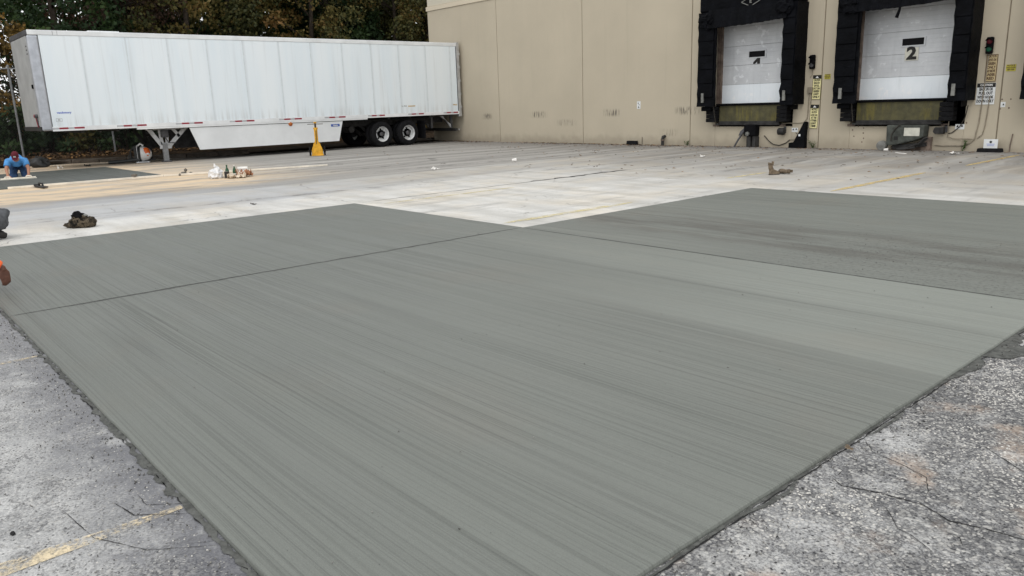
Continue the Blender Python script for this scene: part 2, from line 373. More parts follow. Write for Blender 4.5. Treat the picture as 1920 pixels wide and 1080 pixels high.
MT['cable'] = plain('black cable', (.04, .036, .03), .7, .3)
MT['lens_red'] = plain('unlit red lens', (.085, .006, .012), .5, .2)
MT['lens_green'] = plain('green lens', (.008, .085, .045), .5, .25)

# props
MT['jack_yellow'] = plain('orange yellow enamel', (.70, .37, .03), .5, .3, var=.2, scale=9)
MT['rust'] = plain('oily screw', (.07, .05, .035), .5, .4, .4)
MT['blower_white'] = plain('white plastic', (.74, .74, .73), .4, .4)
MT['blower_orange'] = plain('orange plastic', (.70, .13, .02), .4, .4)
MT['plastic_dark'] = plain('dark grey plastic', (.028, .03, .03), .5, .4)
MT['bag_white'] = plain('thin white plastic', (.72, .72, .72), .4, .4, var=.06)
MT['paper_tan'] = plain('greasy paper', (.62, .53, .42), .75, .2, var=.2, scale=14)
MT['paper_brown'] = plain('brown card', (.38, .19, .11), .8, .2, var=.3, scale=12)
MT['paper_white'] = plain('white paper', (.72, .70, .66), .7, .2, var=.08)
MT['tin'] = plain('dull tin', (.20, .20, .185), .45, .4, .4, var=.3)
def bottle():
    m = Mat('green glass', .12, .5); m.set((.02, .11, .045)); m.b.inputs['Transmission Weight'].default_value = .35; return m.m
MT['bottle'] = bottle()
MT['wood_pale'] = plain('pale timber', (.78, .72, .62), .8, .2, var=.15, scale=3)
MT['stone'] = plain('lump of mortar', (.15, .135, .115), .9, .2, var=.3, scale=14, bump=.5)
MT['boot'] = plain('dusty suede', (.165, .128, .09), .9, .1, var=.3, scale=16, bump=.5)
MT['boot_dark'] = plain('dark boot lining', (.03, .02, .016), .9, .1)
MT['sole'] = plain('dusty rubber sole', (.07, .06, .05), .85, .2, var=.3)
def camo():
    m = Mat('camouflage cloth', .9, .1); P = m.obj()
    n = m.noise(P, 11, 3, .6, .8); n2 = m.noise(m.add(P, (4, 2, 1)), 16, 2, .6, .6)
    c = m.mix(m.mr(n, .47, .51), (.042, .034, .025), (.10, .08, .055))
    c = m.mix(m.mr(n2, .57, .6), c, (.012, .011, .009))
    m.set(c, nrm=m.bump(m.noise(P, 26, 3), .6, .012)); return m.m
MT['camo'] = camo()
MT['skin'] = plain('tanned skin', (.42, .21, .135), .6, .3, var=.1)
MT['skin_dark'] = plain('brown skin', (.135, .062, .042), .55, .35, var=.2, scale=20, bump=.3)
MT['shirt_blue'] = plain('bright blue tee', (.10, .30, .62), .9, .1, var=.15, scale=7, bump=.4)
MT['jeans'] = plain('blue denim', (.035, .065, .13), .9, .1, var=.35, scale=10, bump=.4)
MT['cap'] = plain('maroon cap', (.11, .018, .028), .85, .15)
MT['hair'] = plain('dark hair', (.018, .013, .01), .8, .2)
MT['shirt_orange'] = plain('safety orange shirt', (.85, .16, .05), .8, .2, var=.12, scale=12, bump=.4)
MT['trouser_grey'] = plain('grey work trousers', (.085, .088, .094), .9, .1, var=.25, scale=8, bump=.5)
MT['shoe'] = plain('dark shoe', (.03, .028, .026), .7, .25)
MT['eye'] = plain('eye', (.05, .04, .04), .3, .5)
MT['steel_tool'] = plain('steel blade', (.30, .30, .30), .4, .5, .7)

# vegetation
def leafm(name, stops, trans=.25):
    m = Mat(name, .65, .25)
    a = m.nt.nodes.new('ShaderNodeAttribute'); a.attribute_name = 'leaf_hue'
    oi = m.nt.nodes.new('ShaderNodeObjectInfo')
    f = m.ma('ADD', m.ma('MULTIPLY', a.outputs['Fac'], .55), m.ma('MULTIPLY', m.noise(m.pos(), .55, 3, .6), .55))
    f = m.ma('ADD', f, m.ma('MULTIPLY', m.ma('SUBTRACT', oi.outputs['Random'], .5), .18))
    c = m.ramp(f, stops); m.set(c)
    t = m.nt.nodes.new('ShaderNodeBsdfTranslucent'); m.put(t.inputs[0], c)
    x = m.nt.nodes.new('ShaderNodeMixShader'); x.inputs[0].default_value = trans
    m.nt.links.new(m.b.outputs[0], x.inputs[1]); m.nt.links.new(t.outputs[0], x.inputs[2]); m.nt.links.new(x.outputs[0], m.o.inputs[0])
    return m.m
MT['leaf_dark'] = leafm('dark green leaves', [(.2, (.012, .026, .010)), (.5, (.022, .045, .015)), (.8, (.05, .085, .024))])
MT['leaf_olive'] = leafm('olive autumn leaves', [(.2, (.018, .024, .009)), (.46, (.058, .062, .018)), (.66, (.13, .105, .03)), (.86, (.22, .125, .04))])
MT['leaf_rust'] = leafm('rusty autumn leaves', [(.2, (.03, .022, .012)), (.45, (.10, .068, .020)), (.65, (.22, .13, .028)), (.9, (.30, .16, .035))])
MT['leaf_brown'] = leafm('brown withered leaves', [(.2, (.022, .016, .012)), (.5, (.065, .042, .028)), (.8, (.14, .075, .045))])
MT['bark'] = plain('dark bark', (.045, .036, .028), .95, .1, var=.35, scale=9, bump=.8, bscale=25)
MT['weed'] = plain('weed leaves', (.07, .12, .035), .7, .2, var=.3)
def litterm(name, stops):
    m = Mat(name, .9, .1); a = m.nt.nodes.new('ShaderNodeAttribute'); a.attribute_name = 'leaf_hue'
    m.set(m.ramp(a.outputs['Fac'], stops)); return m.m
MT['litter'] = litterm('dead leaves', [(0, (.035, .025, .018)), (.5, (.10, .065, .04)), (.8, (.20, .12, .06)), (1, (.36, .2, .08))])
MT['aggregate'] = litterm('exposed stones', [(0, (.06, .06, .063)), (.4, (.19, .188, .185)), (.75, (.38, .37, .35)), (1, (.60, .575, .53))])
MT['grit'] = litterm('loose grit', [(0, (.05, .05, .048)), (.6, (.14, .135, .125)), (1, (.3, .29, .27))])
def floorm():
    m = Mat('forest floor', .95, .1); P = m.pos()
    m.set(m.ramp(m.noise(P, 7, 6, .7), [(.3, (.018, .014, .01)), (.5, (.05, .034, .022)), (.68, (.11, .07, .035))]), nrm=m.bump(m.noise(P, 12, 4), .8, .05)); return m.m
MT['floor'] = floorm()
MT['galv'] = plain('galvanised steel', (.22, .225, .23), .6, .3, .2, var=.2, scale=5)
MT['kerb'] = plain('stained kerb', (.11, .095, .08), .9, .15, var=.3, scale=4, bump=.4)

# ------------------------------------------------------------------ geometry helpers
class G:
    """collects simple solids; build() links them as one mesh object"""
    def __init__(s, off=(0, 0, 0)): s.v = []; s.f = []; s.off = Vector(off)
    def _add(s, vs, fs):
        b = len(s.v); s.v += [tuple(v) for v in vs]; s.f += [tuple(b + i for i in f) for f in fs]
    def box(s, x0, x1, y0, y1, z0, z1, mat=None):
        vs = [Vector((x, y, z)) for x in (x0, x1) for y in (y0, y1) for z in (z0, z1)]
        if mat: vs = [mat @ v for v in vs]
        s._add(vs, [(0, 1, 3, 2), (4, 6, 7, 5), (0, 4, 5, 1), (2, 3, 7, 6), (0, 2, 6, 4), (1, 5, 7, 3)]); return s
    def bar(s, a, b, w, h=None, up=(0, 0, 1)):
        a = Vector(a); b = Vector(b); d = (b - a).normalized(); u = Vector(up)
        if abs(d.dot(u)) > .98: u = Vector((0, 1, 0))
        sx = d.cross(u).normalized() * (w / 2); sz = sx.cross(d).normalized() * ((h or w) / 2)
        vs = [p + i * sx + j * sz for p in (a, b) for i, j in ((-1, -1), (1, -1), (1, 1), (-1, 1))]
        s._add(vs, [(0, 3, 2, 1), (4, 5, 6, 7), (0, 1, 5, 4), (1, 2, 6, 5), (2, 3, 7, 6), (3, 0, 4, 7)]); return s
    def tube(s, pts, r, n=8, caps=True):
        pts = [Vector(p) for p in pts]; rr = r if hasattr(r, '__len__') else [r] * len(pts)
        rings = []; prev = None
        for i, p in enumerate(pts):
            d = (pts[min(i + 1, len(pts) - 1)] - pts[max(i - 1, 0)]).normalized()
            if prev is None:
                u = Vector((0, 0, 1)) if abs(d.z) < .9 else Vector((0, 1, 0)); u = (u - d * u.dot(d)).normalized()
            else:
                u = (prev - d * prev.dot(d)); u = u.normalized() if u.length > 1e-6 else prev
            prev = u; w = d.cross(u)
            rings.append([p + rr[i] * (cos(2 * pi * k / n) * u + sin(2 * pi * k / n) * w) for k in range(n)])
        vs = [v for r_ in rings for v in r_]; fs = []
        for i in range(len(pts) - 1):
            for k in range(n):
                a = i * n + k; b = i * n + (k + 1) % n; fs.append((a, b, b + n, a + n))
        if caps: fs.append(tuple(range(n - 1, -1, -1))); fs.append(tuple(range((len(pts) - 1) * n, len(pts) * n)))
        s._add(vs, fs); return s
    def lathe(s, prof, c, axis='Z', n=24, cap=True):
        """prof: (radius, height) pairs revolved about an axis through c"""
        vs = []; c = Vector(c)
        for r, h in prof:
            for k in range(n):
                a = 2 * pi * k / n; p = (r * cos(a), r * sin(a), h)
                if axis == 'X': p = (h, r * cos(a), r * sin(a))
                elif axis == 'Y': p = (r * cos(a), h, r * sin(a))
                vs.append(c + Vector(p))
        fs = []
        for i in range(len(prof) - 1):
            for k in range(n):
                a = i * n + k; b = i * n + (k + 1) % n; fs.append((a, b, b + n, a + n))
        if cap and prof[0][0] > 1e-5: fs.append(tuple(range(n)))
        if cap and prof[-1][0] > 1e-5: fs.append(tuple(range((len(prof) - 1) * n, len(prof) * n)))
        s._add(vs, fs); return s
    def prism(s, poly, axis, a, b):
        """poly extruded along X, Y or Z between a and b"""
        def P(p, t): return {'X': (t, p[0], p[1]), 'Y': (p[0], t, p[1]), 'Z': (p[0], p[1], t)}[axis]
        n = len(poly); vs = [P(p, a) for p in poly] + [P(p, b) for p in poly]
        fs = [tuple(range(n)), tuple(range(2 * n - 1, n - 1, -1))] + [(i, i + n, (i + 1) % n + n, (i + 1) % n) for i in range(n)]
        s._add(vs, fs); return s
    def poly(s, vs): s._add(vs, [tuple(range(len(vs)))]); return s
    def blob(s, c, r, seed=0, amp=.25, freq=1.6, sub=3, flat=None):
        bm = bmesh.new(); bmesh.ops.create_icosphere(bm, subdivisions=sub, radius=1)
        vs = []
        for v in bm.verts:
            p = v.co.normalized(); q = p * freq + Vector((seed * 3.7, seed * 1.3, seed * 2.1))
            k = 1 + amp * mnoise.fractal(q, .7, 2.1, 4)
            w = Vector((p.x * r[0] * k, p.y * r[1] * k, p.z * r[2] * k)) + Vector(c)
            if flat is not None and w.z < flat: w.z = flat
            vs.append(w)
        fs = [tuple(v.index for v in f.verts) for f in bm.faces]; bm.free(); s._add(vs, fs); return s
    def mesh(s, name):
        me = bpy.data.meshes.new(name); o = s.off
        me.from_pydata([(v[0] - o[0], v[1] - o[1], v[2] - o[2]) for v in s.v], [], s.f); me.update()
        bm = bmesh.new(); bm.from_mesh(me); bmesh.ops.recalc_face_normals(bm, faces=bm.faces); bm.to_mesh(me); bm.free()
        return me
    def build(s, name, mat, parent=None, smooth=False, bevel=0, label=None):
        me = s.mesh(name); me.materials.append(MT[mat] if isinstance(mat, str) else mat)
        o = bpy.data.objects.new(name, me); COL.objects.link(o)
        if parent: o.parent = parent
        if smooth:
            for p in me.polygons: p.use_smooth = True
            md = None
            try: me.set_sharp_from_angle(angle=radians(38))
            except Exception: pass
        if bevel:
            md = o.modifiers.new('bevel', 'BEVEL'); md.width = bevel; md.segments = 2; md.limit_method = 'ANGLE'
        if label: o['label'] = label
        return o

def thing(name, label, cat, loc=(0, 0, 0), rz=0, group=None):
    o = bpy.data.objects.new(name, None); COL.objects.link(o); o.empty_display_size = .2
    o.location = loc; o.rotation_euler = (0, 0, rz); return tag(o, label, cat, group)
def tag(o, label=None, cat=None, group=None, kind=None):
    if label: o['label'] = label
    if cat: o['category'] = cat
    if group: o['group'] = group
    if kind: o['kind'] = kind
    return o
def structure(o): o['kind'] = 'structure'; return o
def copy_tree(o, parent=None, loc=None, rz=None):
    c = o.copy(); COL.objects.link(c)
    if parent: c.parent = parent
    if loc is not None: c.location = loc
    if rz is not None: c.rotation_euler = (0, 0, rz)
    for ch in list(o.children): copy_tree(ch, c)
    return c
FONT_CACHE = {}
def text_part(txt, size, mat, parent, M, name='lettering', depth=.002, align='CENTER', space=1.0, sx=1.0):
    """flat letters built from the built-in typeface as a real thin mesh; M places the text's own plane"""
    cu = bpy.data.curves.new('text', 'FONT'); cu.body = txt; cu.size = size; cu.align_x = align; cu.align_y = 'CENTER'
    cu.extrude = depth / 2; cu.space_line = space; cu.resolution_u = 2; cu.offset = size * .045
    o = bpy.data.objects.new('text', cu); COL.objects.link(o)
    dg = bpy.context.evaluated_depsgraph_get(); me = bpy.data.meshes.new_from_object(o.evaluated_get(dg))
    bpy.data.objects.remove(o); bpy.data.curves.remove(cu)
    me.name = name; me.transform(M @ Matrix.Diagonal((sx, 1, 1, 1))); me.materials.clear(); me.materials.append(MT[mat])
    r = bpy.data.objects.new(name, me); COL.objects.link(r); r.parent = parent; return r
def wall_plane(x, y, z):                              # text plane facing -Y (readable from the yard)
    return Matrix.Translation((x, y, z)) @ Matrix.Rotation(radians(90), 4, 'X')

# ================================================================== THE SETTING
# ---- ground
g = G(); n = 24
g.v = [(-160 + 320 * i / n, -120 + 320 * j / n, -.02) for j in range(n + 1) for i in range(n + 1)]
g.f = [(j * (n + 1) + i, j * (n + 1) + i + 1, (j + 1) * (n + 1) + i + 1, (j + 1) * (n + 1) + i) for j in range(n) for i in range(n)]
structure(g.build('asphalt_yard', 'asphalt'))

def jag_ribbon(g, pts, w, z, seed=0, step=.06, jag=.5):
    """an irregular strip lying on the ground along a polyline"""
    r = random.Random(seed); P = []
    for a, b in zip(pts[:-1], pts[1:]):
        a = Vector(a[:2]); b = Vector(b[:2]); k = max(1, int((b - a).length / step))
        P += [a + (b - a) * i / k for i in range(k)]
    P.append(Vector(pts[-1][:2])); L = []; acc = 0.
    for i, p in enumerate(P):
        d = (P[min(i + 1, len(P) - 1)] - P[max(i - 1, 0)]).normalized(); nn = Vector((-d.y, d.x)); acc = i * step
        t = i / max(1, len(P) - 1); tap = min(1, 6 * t + .25, 6 * (1 - t) + .25); f = .35 / max(step, .012)
        def q(k): return max(-1, min(1, 1.5 * mnoise.noise(Vector((acc * f, seed * 3.1 + k, 0))) + .9 * mnoise.noise(Vector((acc * f * .23, seed * 1.7 + k, 4))) + .25 * r.uniform(-1, 1)))
        a = w * .5 * max(.06, 1 + jag * q(0)) * tap; b = w * .5 * max(.06, 1 + jag * q(7)) * tap; s = w * jag * .6 * q(13)
        L.append((p + nn * (a + s), p - nn * (b - s)))
    vs = []
    for a, b in L: vs += [(a.x, a.y, z), (b.x, b.y, z)]
    g._add(vs, [(2 * i, 2 * i + 1, 2 * i + 3, 2 * i + 2) for i in range(len(L) - 1)])

# ---- fresh pour: three broomed panels with tooled joints
def slab_panel(x0, x1, y0, y1, mat, parent, z1=0.0, z0=-.09, gap=.004, wob=(0, 0, 0, 0)):
    """wob: how far each side (y0, x1, y1, x0) wanders off the straight line"""
    P = []; cs = [(x0 + gap, y0 + gap), (x1 - gap, y0 + gap), (x1 - gap, y1 - gap), (x0 + gap, y1 - gap)]
    for k in range(4):
        a, b_ = Vector(cs[k]), Vector(cs[(k + 1) % 4]); n = max(2, int((b_ - a).length / .07)) if wob[k] else 1; nn = Vector((-(b_ - a).normalized().y, (b_ - a).normalized().x))
        for i in range(n):
            q = a + (b_ - a) * i / n; e = min(1, i * .3, (n - i) * .3) * wob[k]
            q = q + nn * e * (1.4 * mnoise.noise(Vector((q.x * 1.3, q.y * 1.3, k))) + .8 * mnoise.noise(Vector((q.x * 9, q.y * 9, k + 3.)))); P.append((q.x, q.y))
    g = G(); g.prism(P, 'Z', z0, z1)
    return g.build('slab_panel', mat, parent, bevel=.012)
fr = structure(bpy.data.objects.new('fresh_concrete', None)); COL.objects.link(fr)
slab_panel(-11.2, -7.06, .83, 6.33, 'fresh', fr, wob=(.006, 0, .005, .005))
slab_panel(-7.06, -1.41, .83, 6.29, 'fresh', fr, wob=(.006, .005, 0, 0))
slab_panel(-7.06, -1.41, 6.29, 11.5, 'fresh_c', fr, wob=(0, .005, .005, .005))
g = G(); g.box(-11.15, -1.46, .88, 11.45, -.085, -.03); g.build('joint_bed', 'crackdark', fr)
g = G()                                                # ragged broom edge either side of the tooled joint
jag_ribbon(g, [(-7.045, .87), (-7.05, 6.3)], .035, .0015, 5, .05, .7)
g.build('joint_groove', 'spill', fr)
g = G(); jag_ribbon(g, [(-7.0, 6.288), (-1.45, 6.288)], .011, .0015, 6, .05, .5); jag_ribbon(g, [(-7.052, .87), (-7.055, 6.3)], .006, .002, 7, .05, .8); g.build('joint_groove', 'crackdark', fr)
fr2 = structure(bpy.data.objects.new('wet_concrete', None)); COL.objects.link(fr2)
slab_panel(-26.85, -20.95, -3.2, 1.6, 'fresh_far', fr2, z1=.0)
slab_panel(-26.85, -20.95, 1.6, 6.45, 'fresh_far', fr2, z1=.0)

# ---- old concrete apron, panel by panel
ap = structure(bpy.data.objects.new('concrete_apron', None)); COL.objects.link(ap)
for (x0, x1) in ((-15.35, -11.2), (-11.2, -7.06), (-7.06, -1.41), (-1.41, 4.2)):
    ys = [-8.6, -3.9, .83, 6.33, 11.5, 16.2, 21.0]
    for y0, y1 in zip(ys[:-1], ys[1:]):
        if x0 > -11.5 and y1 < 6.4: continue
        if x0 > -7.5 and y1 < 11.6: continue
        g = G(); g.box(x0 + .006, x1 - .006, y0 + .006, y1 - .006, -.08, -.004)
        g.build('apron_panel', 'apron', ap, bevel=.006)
g = G()
jag_ribbon(g, [(-11.2, 6.5), (-11.19, 13.4)], .02, -.0015, 3, .09, .9)
jag_ribbon(g, [(-11.24, 10.3), (-11.2, 13.2)], .07, -.001, 4, .07, .9)
jag_ribbon(g, [(-11.2, 13.2), (-11.18, 20.5)], .012, -.0015, 8, .1, .9)
g.build('joint_crack', 'crackdark', ap)

# ---- cracks and wet spill along the slab in the old asphalt
yard = [o for o in bpy.data.objects if o.name == 'asphalt_yard'][0]
g = G()
for i, (pts, w) in enumerate([
    ([(-1.39, 3.27), (-1.30, 3.16), (-1.17, 3.13), (-1.05, 3.08), (-1.0, 2.97), (-.985, 2.9)], .007),
    ([(-1.33, 2.83), (-1.25, 2.78), (-1.12, 2.83), (-.97, 2.85), (-.86, 2.80), (-.77, 2.83), (-.64, 2.85), (-.5, 2.9), (-.3, 3.05)], .011),
    ([(-1.07, 2.74), (-1.03, 2.70), (-.97, 2.62), (-.92, 2.61), (-.82, 2.55)], .007),
    ([(-.93, 2.77), (-.86, 2.72), (-.80, 2.71), (-.77, 2.66)], .006),
    ([(-1.36, 3.05), (-1.27, 3.02)], .008), ([(-1.0, 3.55), (-.8, 3.4), (-.6, 3.38), (-.4, 3.2)], .007),
    ([(-2.6, .80), (-2.75, .60), (-2.98, .48), (-3.3, .44)], .007), ([(-2.9, .81), (-3.05, .64), (-3.25, .60)], .008), ([(-3.0, .82), (-3.1, .70), (-3.22, .70)], .007),
]): jag_ribbon(g, pts, w * (.42 if i < 6 else .4), -.0175, 40 + i, .012, 1.0)
g.build('crack', 'crackdark', yard)
g = G(); jag_ribbon(g, [(-11, .812), (-1.45, .812)], .007, -.0172, 18, .018, 1.3); jag_ribbon(g, [(-1.394, .9), (-1.394, 6.6)], .006, -.0172, 19, .02, 1.3); g.build('edge_crack', 'crackdark', yard)
g = G()
jag_ribbon(g, [(-11, .818), (-1.45, .818)], .026, -.0165, 20, .03, 1.0)
jag_ribbon(g, [(-2.6, .81), (-2.0, .81)], .022, -.0172, 21, .02, .9)
jag_ribbon(g, [(-3.6, .805), (-3.1, .81)], .026, -.0172, 22, .02, .9)
jag_ribbon(g, [(-1.406, .9), (-1.406, 6.6)], .012, -.0165, 23, .03, 1.0)
for i, (yc, L, w) in enumerate(((4.55, .4, .06), (4.95, .30, .13), (5.25, .3, .09), (5.05, .2, .18), (2.5, .4, .02), (3.5, .4, .016))):
    jag_ribbon(g, [(-1.39, yc - L / 2), (-1.38 + w * .3, yc), (-1.39, yc + L / 2)], w, -.0160 + .0003 * i, 24 + i, .04, .8)
g.build('mortar_spill', 'spill', yard)

# ---- painted bay lines and rubber marks
def line(x, y0, y1, w, z, mat, seed, parent):
    g = G(); jag_ribbon(g, [(x, y0), (x + .02, y1)], w, z, seed, .12, .06); return g.build('bay_line', mat, parent)
line(-3.0, -6, .80, .13, -.0165, 'yellow_near', 50, yard)
line(-5.75, -6, .81, .12, -.0165, 'yellow_near', 51, yard)
line(-7.52, 6.40, 8.95, .15, .0, 'yellow_pale', 52, ap)
line(-10.72, 6.6, 9.4, .11, .0, 'yellow_pale', 56, ap)
line(-5.78, 11.7, 15.3, .13, .0, 'yellow_far', 53, ap)
line(-5.65, 17.0, 20.2, .11, .0, 'yellow_far', 54, ap)
line(-8.3, 12.6, 14.0, .11, .0, 'yellow_pale', 55, ap)
def arc_pts(c, r, a0, a1, n=18, sq=1): return [(c[0] + r * cos(radians(a0 + (a1 - a0) * i / n)), c[1] + sq * r * sin(radians(a0 + (a1 - a0) * i / n))) for i in range(n + 1)]
g = G()
jag_ribbon(g, [(-22.9, 10.6), (-21.6, 12.2), (-20.3, 13.3), (-19.2, 13.6), (-18.5, 13.2), (-18.1, 12.2), (-17.8, 10.4), (-17.4, 8.0)], .22, -.016, 60, .2, .12)
jag_ribbon(g, [(-22.2, 8.6), (-21.4, 10.4), (-20.5, 11.2), (-19.8, 10.8), (-19.2, 9.3), (-18.6, 7.0)], .2, -.0158, 61, .2, .12)
jag_ribbon(g, [(-16.6, 10.0), (-16.3, 14.0), (-16.1, 19.0)], .26, -.0156, 62, .3, .1)
jag_ribbon(g, [(-18.0, 13.0), (-17.9, 16.5), (-17.7, 20.0)], .26, -.0154, 63, .3, .1)
g.build('tyre_mark', 'tyremark', yard)
g = G()
jag_ribbon(g, [(-9.3, 12.4), (-9.0, 16.0), (-8.9, 20.0)], .24, -.0008, 64, .3, .1)
jag_ribbon(g, [(-13.0, 11.0), (-12.5, 15.0), (-12.3, 19.8)], .24, -.0006, 65, .3, .1)
jag_ribbon(g, [(-13.4, 2.0), (-13.3, 6.0), (-13.0, 10.0)], .22, -.0004, 66, .3, .1)
g.build('tyre_mark', 'tyremark', ap)

# ---- woodland bank behind the kerb
g = G(); nx, ny = 40, 60; X0, X1, Y0, Y1 = -75, -30.55, -25, 60
for j in range(ny + 1):
    for i in range(nx + 1):
        x = X0 + (X1 - X0) * i / nx; y = Y0 + (Y1 - Y0) * j / ny
        t = max(0, (X1 - x)); z = .06 + min(.9, t * .05) + .16 * mnoise.noise(Vector((x * .3, y * .3, 0))) * min(1, t)
        g.v.append((x, y, z))
g.f = [(j * (nx + 1) + i, j * (nx + 1) + i + 1, (j + 1) * (nx + 1) + i + 1, (j + 1) * (nx + 1) + i) for j in range(ny) for i in range(nx)]
structure(g.build('woodland_floor', 'floor', smooth=True))
kb = structure(bpy.data.objects.new('kerb', None)); COL.objects.link(kb)
KL = [(-34.2, -3.0), (-33.0, 1.2), (-31.65, 4.3), (-30.6, 6.3), (-29.9, 7.9), (-29.35, 9.8), (-29.0, 12.0)]
for (xa, ya), (xb, yb) in zip(KL[:-1], KL[1:]):
    L = sqrt((xb - xa) ** 2 + (yb - ya) ** 2); k = max(1, round(L / 1.1))
    for q in range(k):
        p0 = Vector((xa + (xb - xa) * q / k, ya + (yb - ya) * q / k, .045)); p1 = Vector((xa + (xb - xa) * (q + 1) / k, ya + (yb - ya) * (q + 1) / k, .045))
        g = G(); d = (p1 - p0).normalized() * .006; g.bar(p0 + d, p1 - d, .16, .16); g.build('kerb_stone', 'kerb', kb, bevel=.02)
g = G(); sp = [(x - .08, y) for x, y in KL] + [(-28.55, 14.5), (-28.5, 21.0)]
vs = []
for x, y in sp: vs += [(x, y, .03 if y < 9 else -.006), (x - .5, y + .1, .06 if y < 9 else -.002), (-34.5 if y < 4 else -30.7, y + .2, .09)]
g._add(vs, [(3 * i + k, 3 * i + k + 1, 3 * i + k + 4, 3 * i + k + 3) for i in range(len(sp) - 1) for k in range(2)])
structure(g.build('soil_shade_strip', 'soil_and_shade', smooth=True))  # bank ground run in under the trailer, coloured dark as the shade there

# ================================================================== WAREHOUSE
WY = 21.05
wh = thing('warehouse', 'tan painted concrete warehouse with numbered loading dock doors', 'warehouse', (0, WY, 0))
WO = (0, WY, 0)
joints = [-29.46, -24.74, -20.0, -15.24, -10.87, -6.4, -1.9, 2.6, 7.1]
docks = {(-15.24, -10.87): (-14.29, -11.68), (-10.87, -6.4): (-9.98, -7.13), (-6.4, -1.9): (-5.48, -2.63)}
for a, b in zip(joints[:-1], joints[1:]):
    g = G(WO); a2, b2 = a + .012, b - .012
    if (a, b) in docks:
        d0, d1 = docks[(a, b)]
        g.box(a2, d0, WY, WY + .25, -.1, 5.62); g.box(d1, b2, WY, WY + .25, -.1, 5.62)
        g.box(d0, d1, WY, WY + .25, -.1, .60); g.box(d0, d1, WY, WY + .25, 4.5, 5.62)
    else: g.box(a2, b2, WY, WY + .25, -.1, 5.62)
    g.build('wall_panel', 'wall', wh, bevel=.012)
    g = G(WO); g.box(b - .011, b + .011, WY + .018, WY + .2, 0, 5.6); g.build('joint_sealant', 'joint', wh)
    g = G(WO); g.box(a2, b2, WY + .01, WY + .25, 5.81, 9.2); g.build('upper_wall', 'wall_up', wh, bevel=.012)
g = G(WO); g.box(-29.5, 7.1, WY - .035, WY + .25, 5.62, 5.80); g.build('trim_band', 'trim', wh, bevel=.01)
g = G(WO); g.box(-29.46, -29.21, WY + .252, WY + 40, -.1, 9.2); g.build('side_wall', 'wall', wh)
g = G(WO); g.box(7.12, 7.35, WY, WY + 40, -.1, 9.2); g.build('side_wall', 'wall', wh)
g = G(WO); g.box(-29.5, 7.4, WY + .3, WY + 40, 9.0, 9.15); g.build('roof', 'steel_and_shade', wh)
g = G(WO); g.box(-29.56, 7.2, WY - .05, WY + .3, 9.201, 9.32); g.build('parapet_cap', 'trim', wh, bevel=.01)
g = G(WO); g.box(-29.2, 7.1, WY + 1.6, WY + 1.65, -.1, 9.0); g.build('inner_wall', 'black', wh)

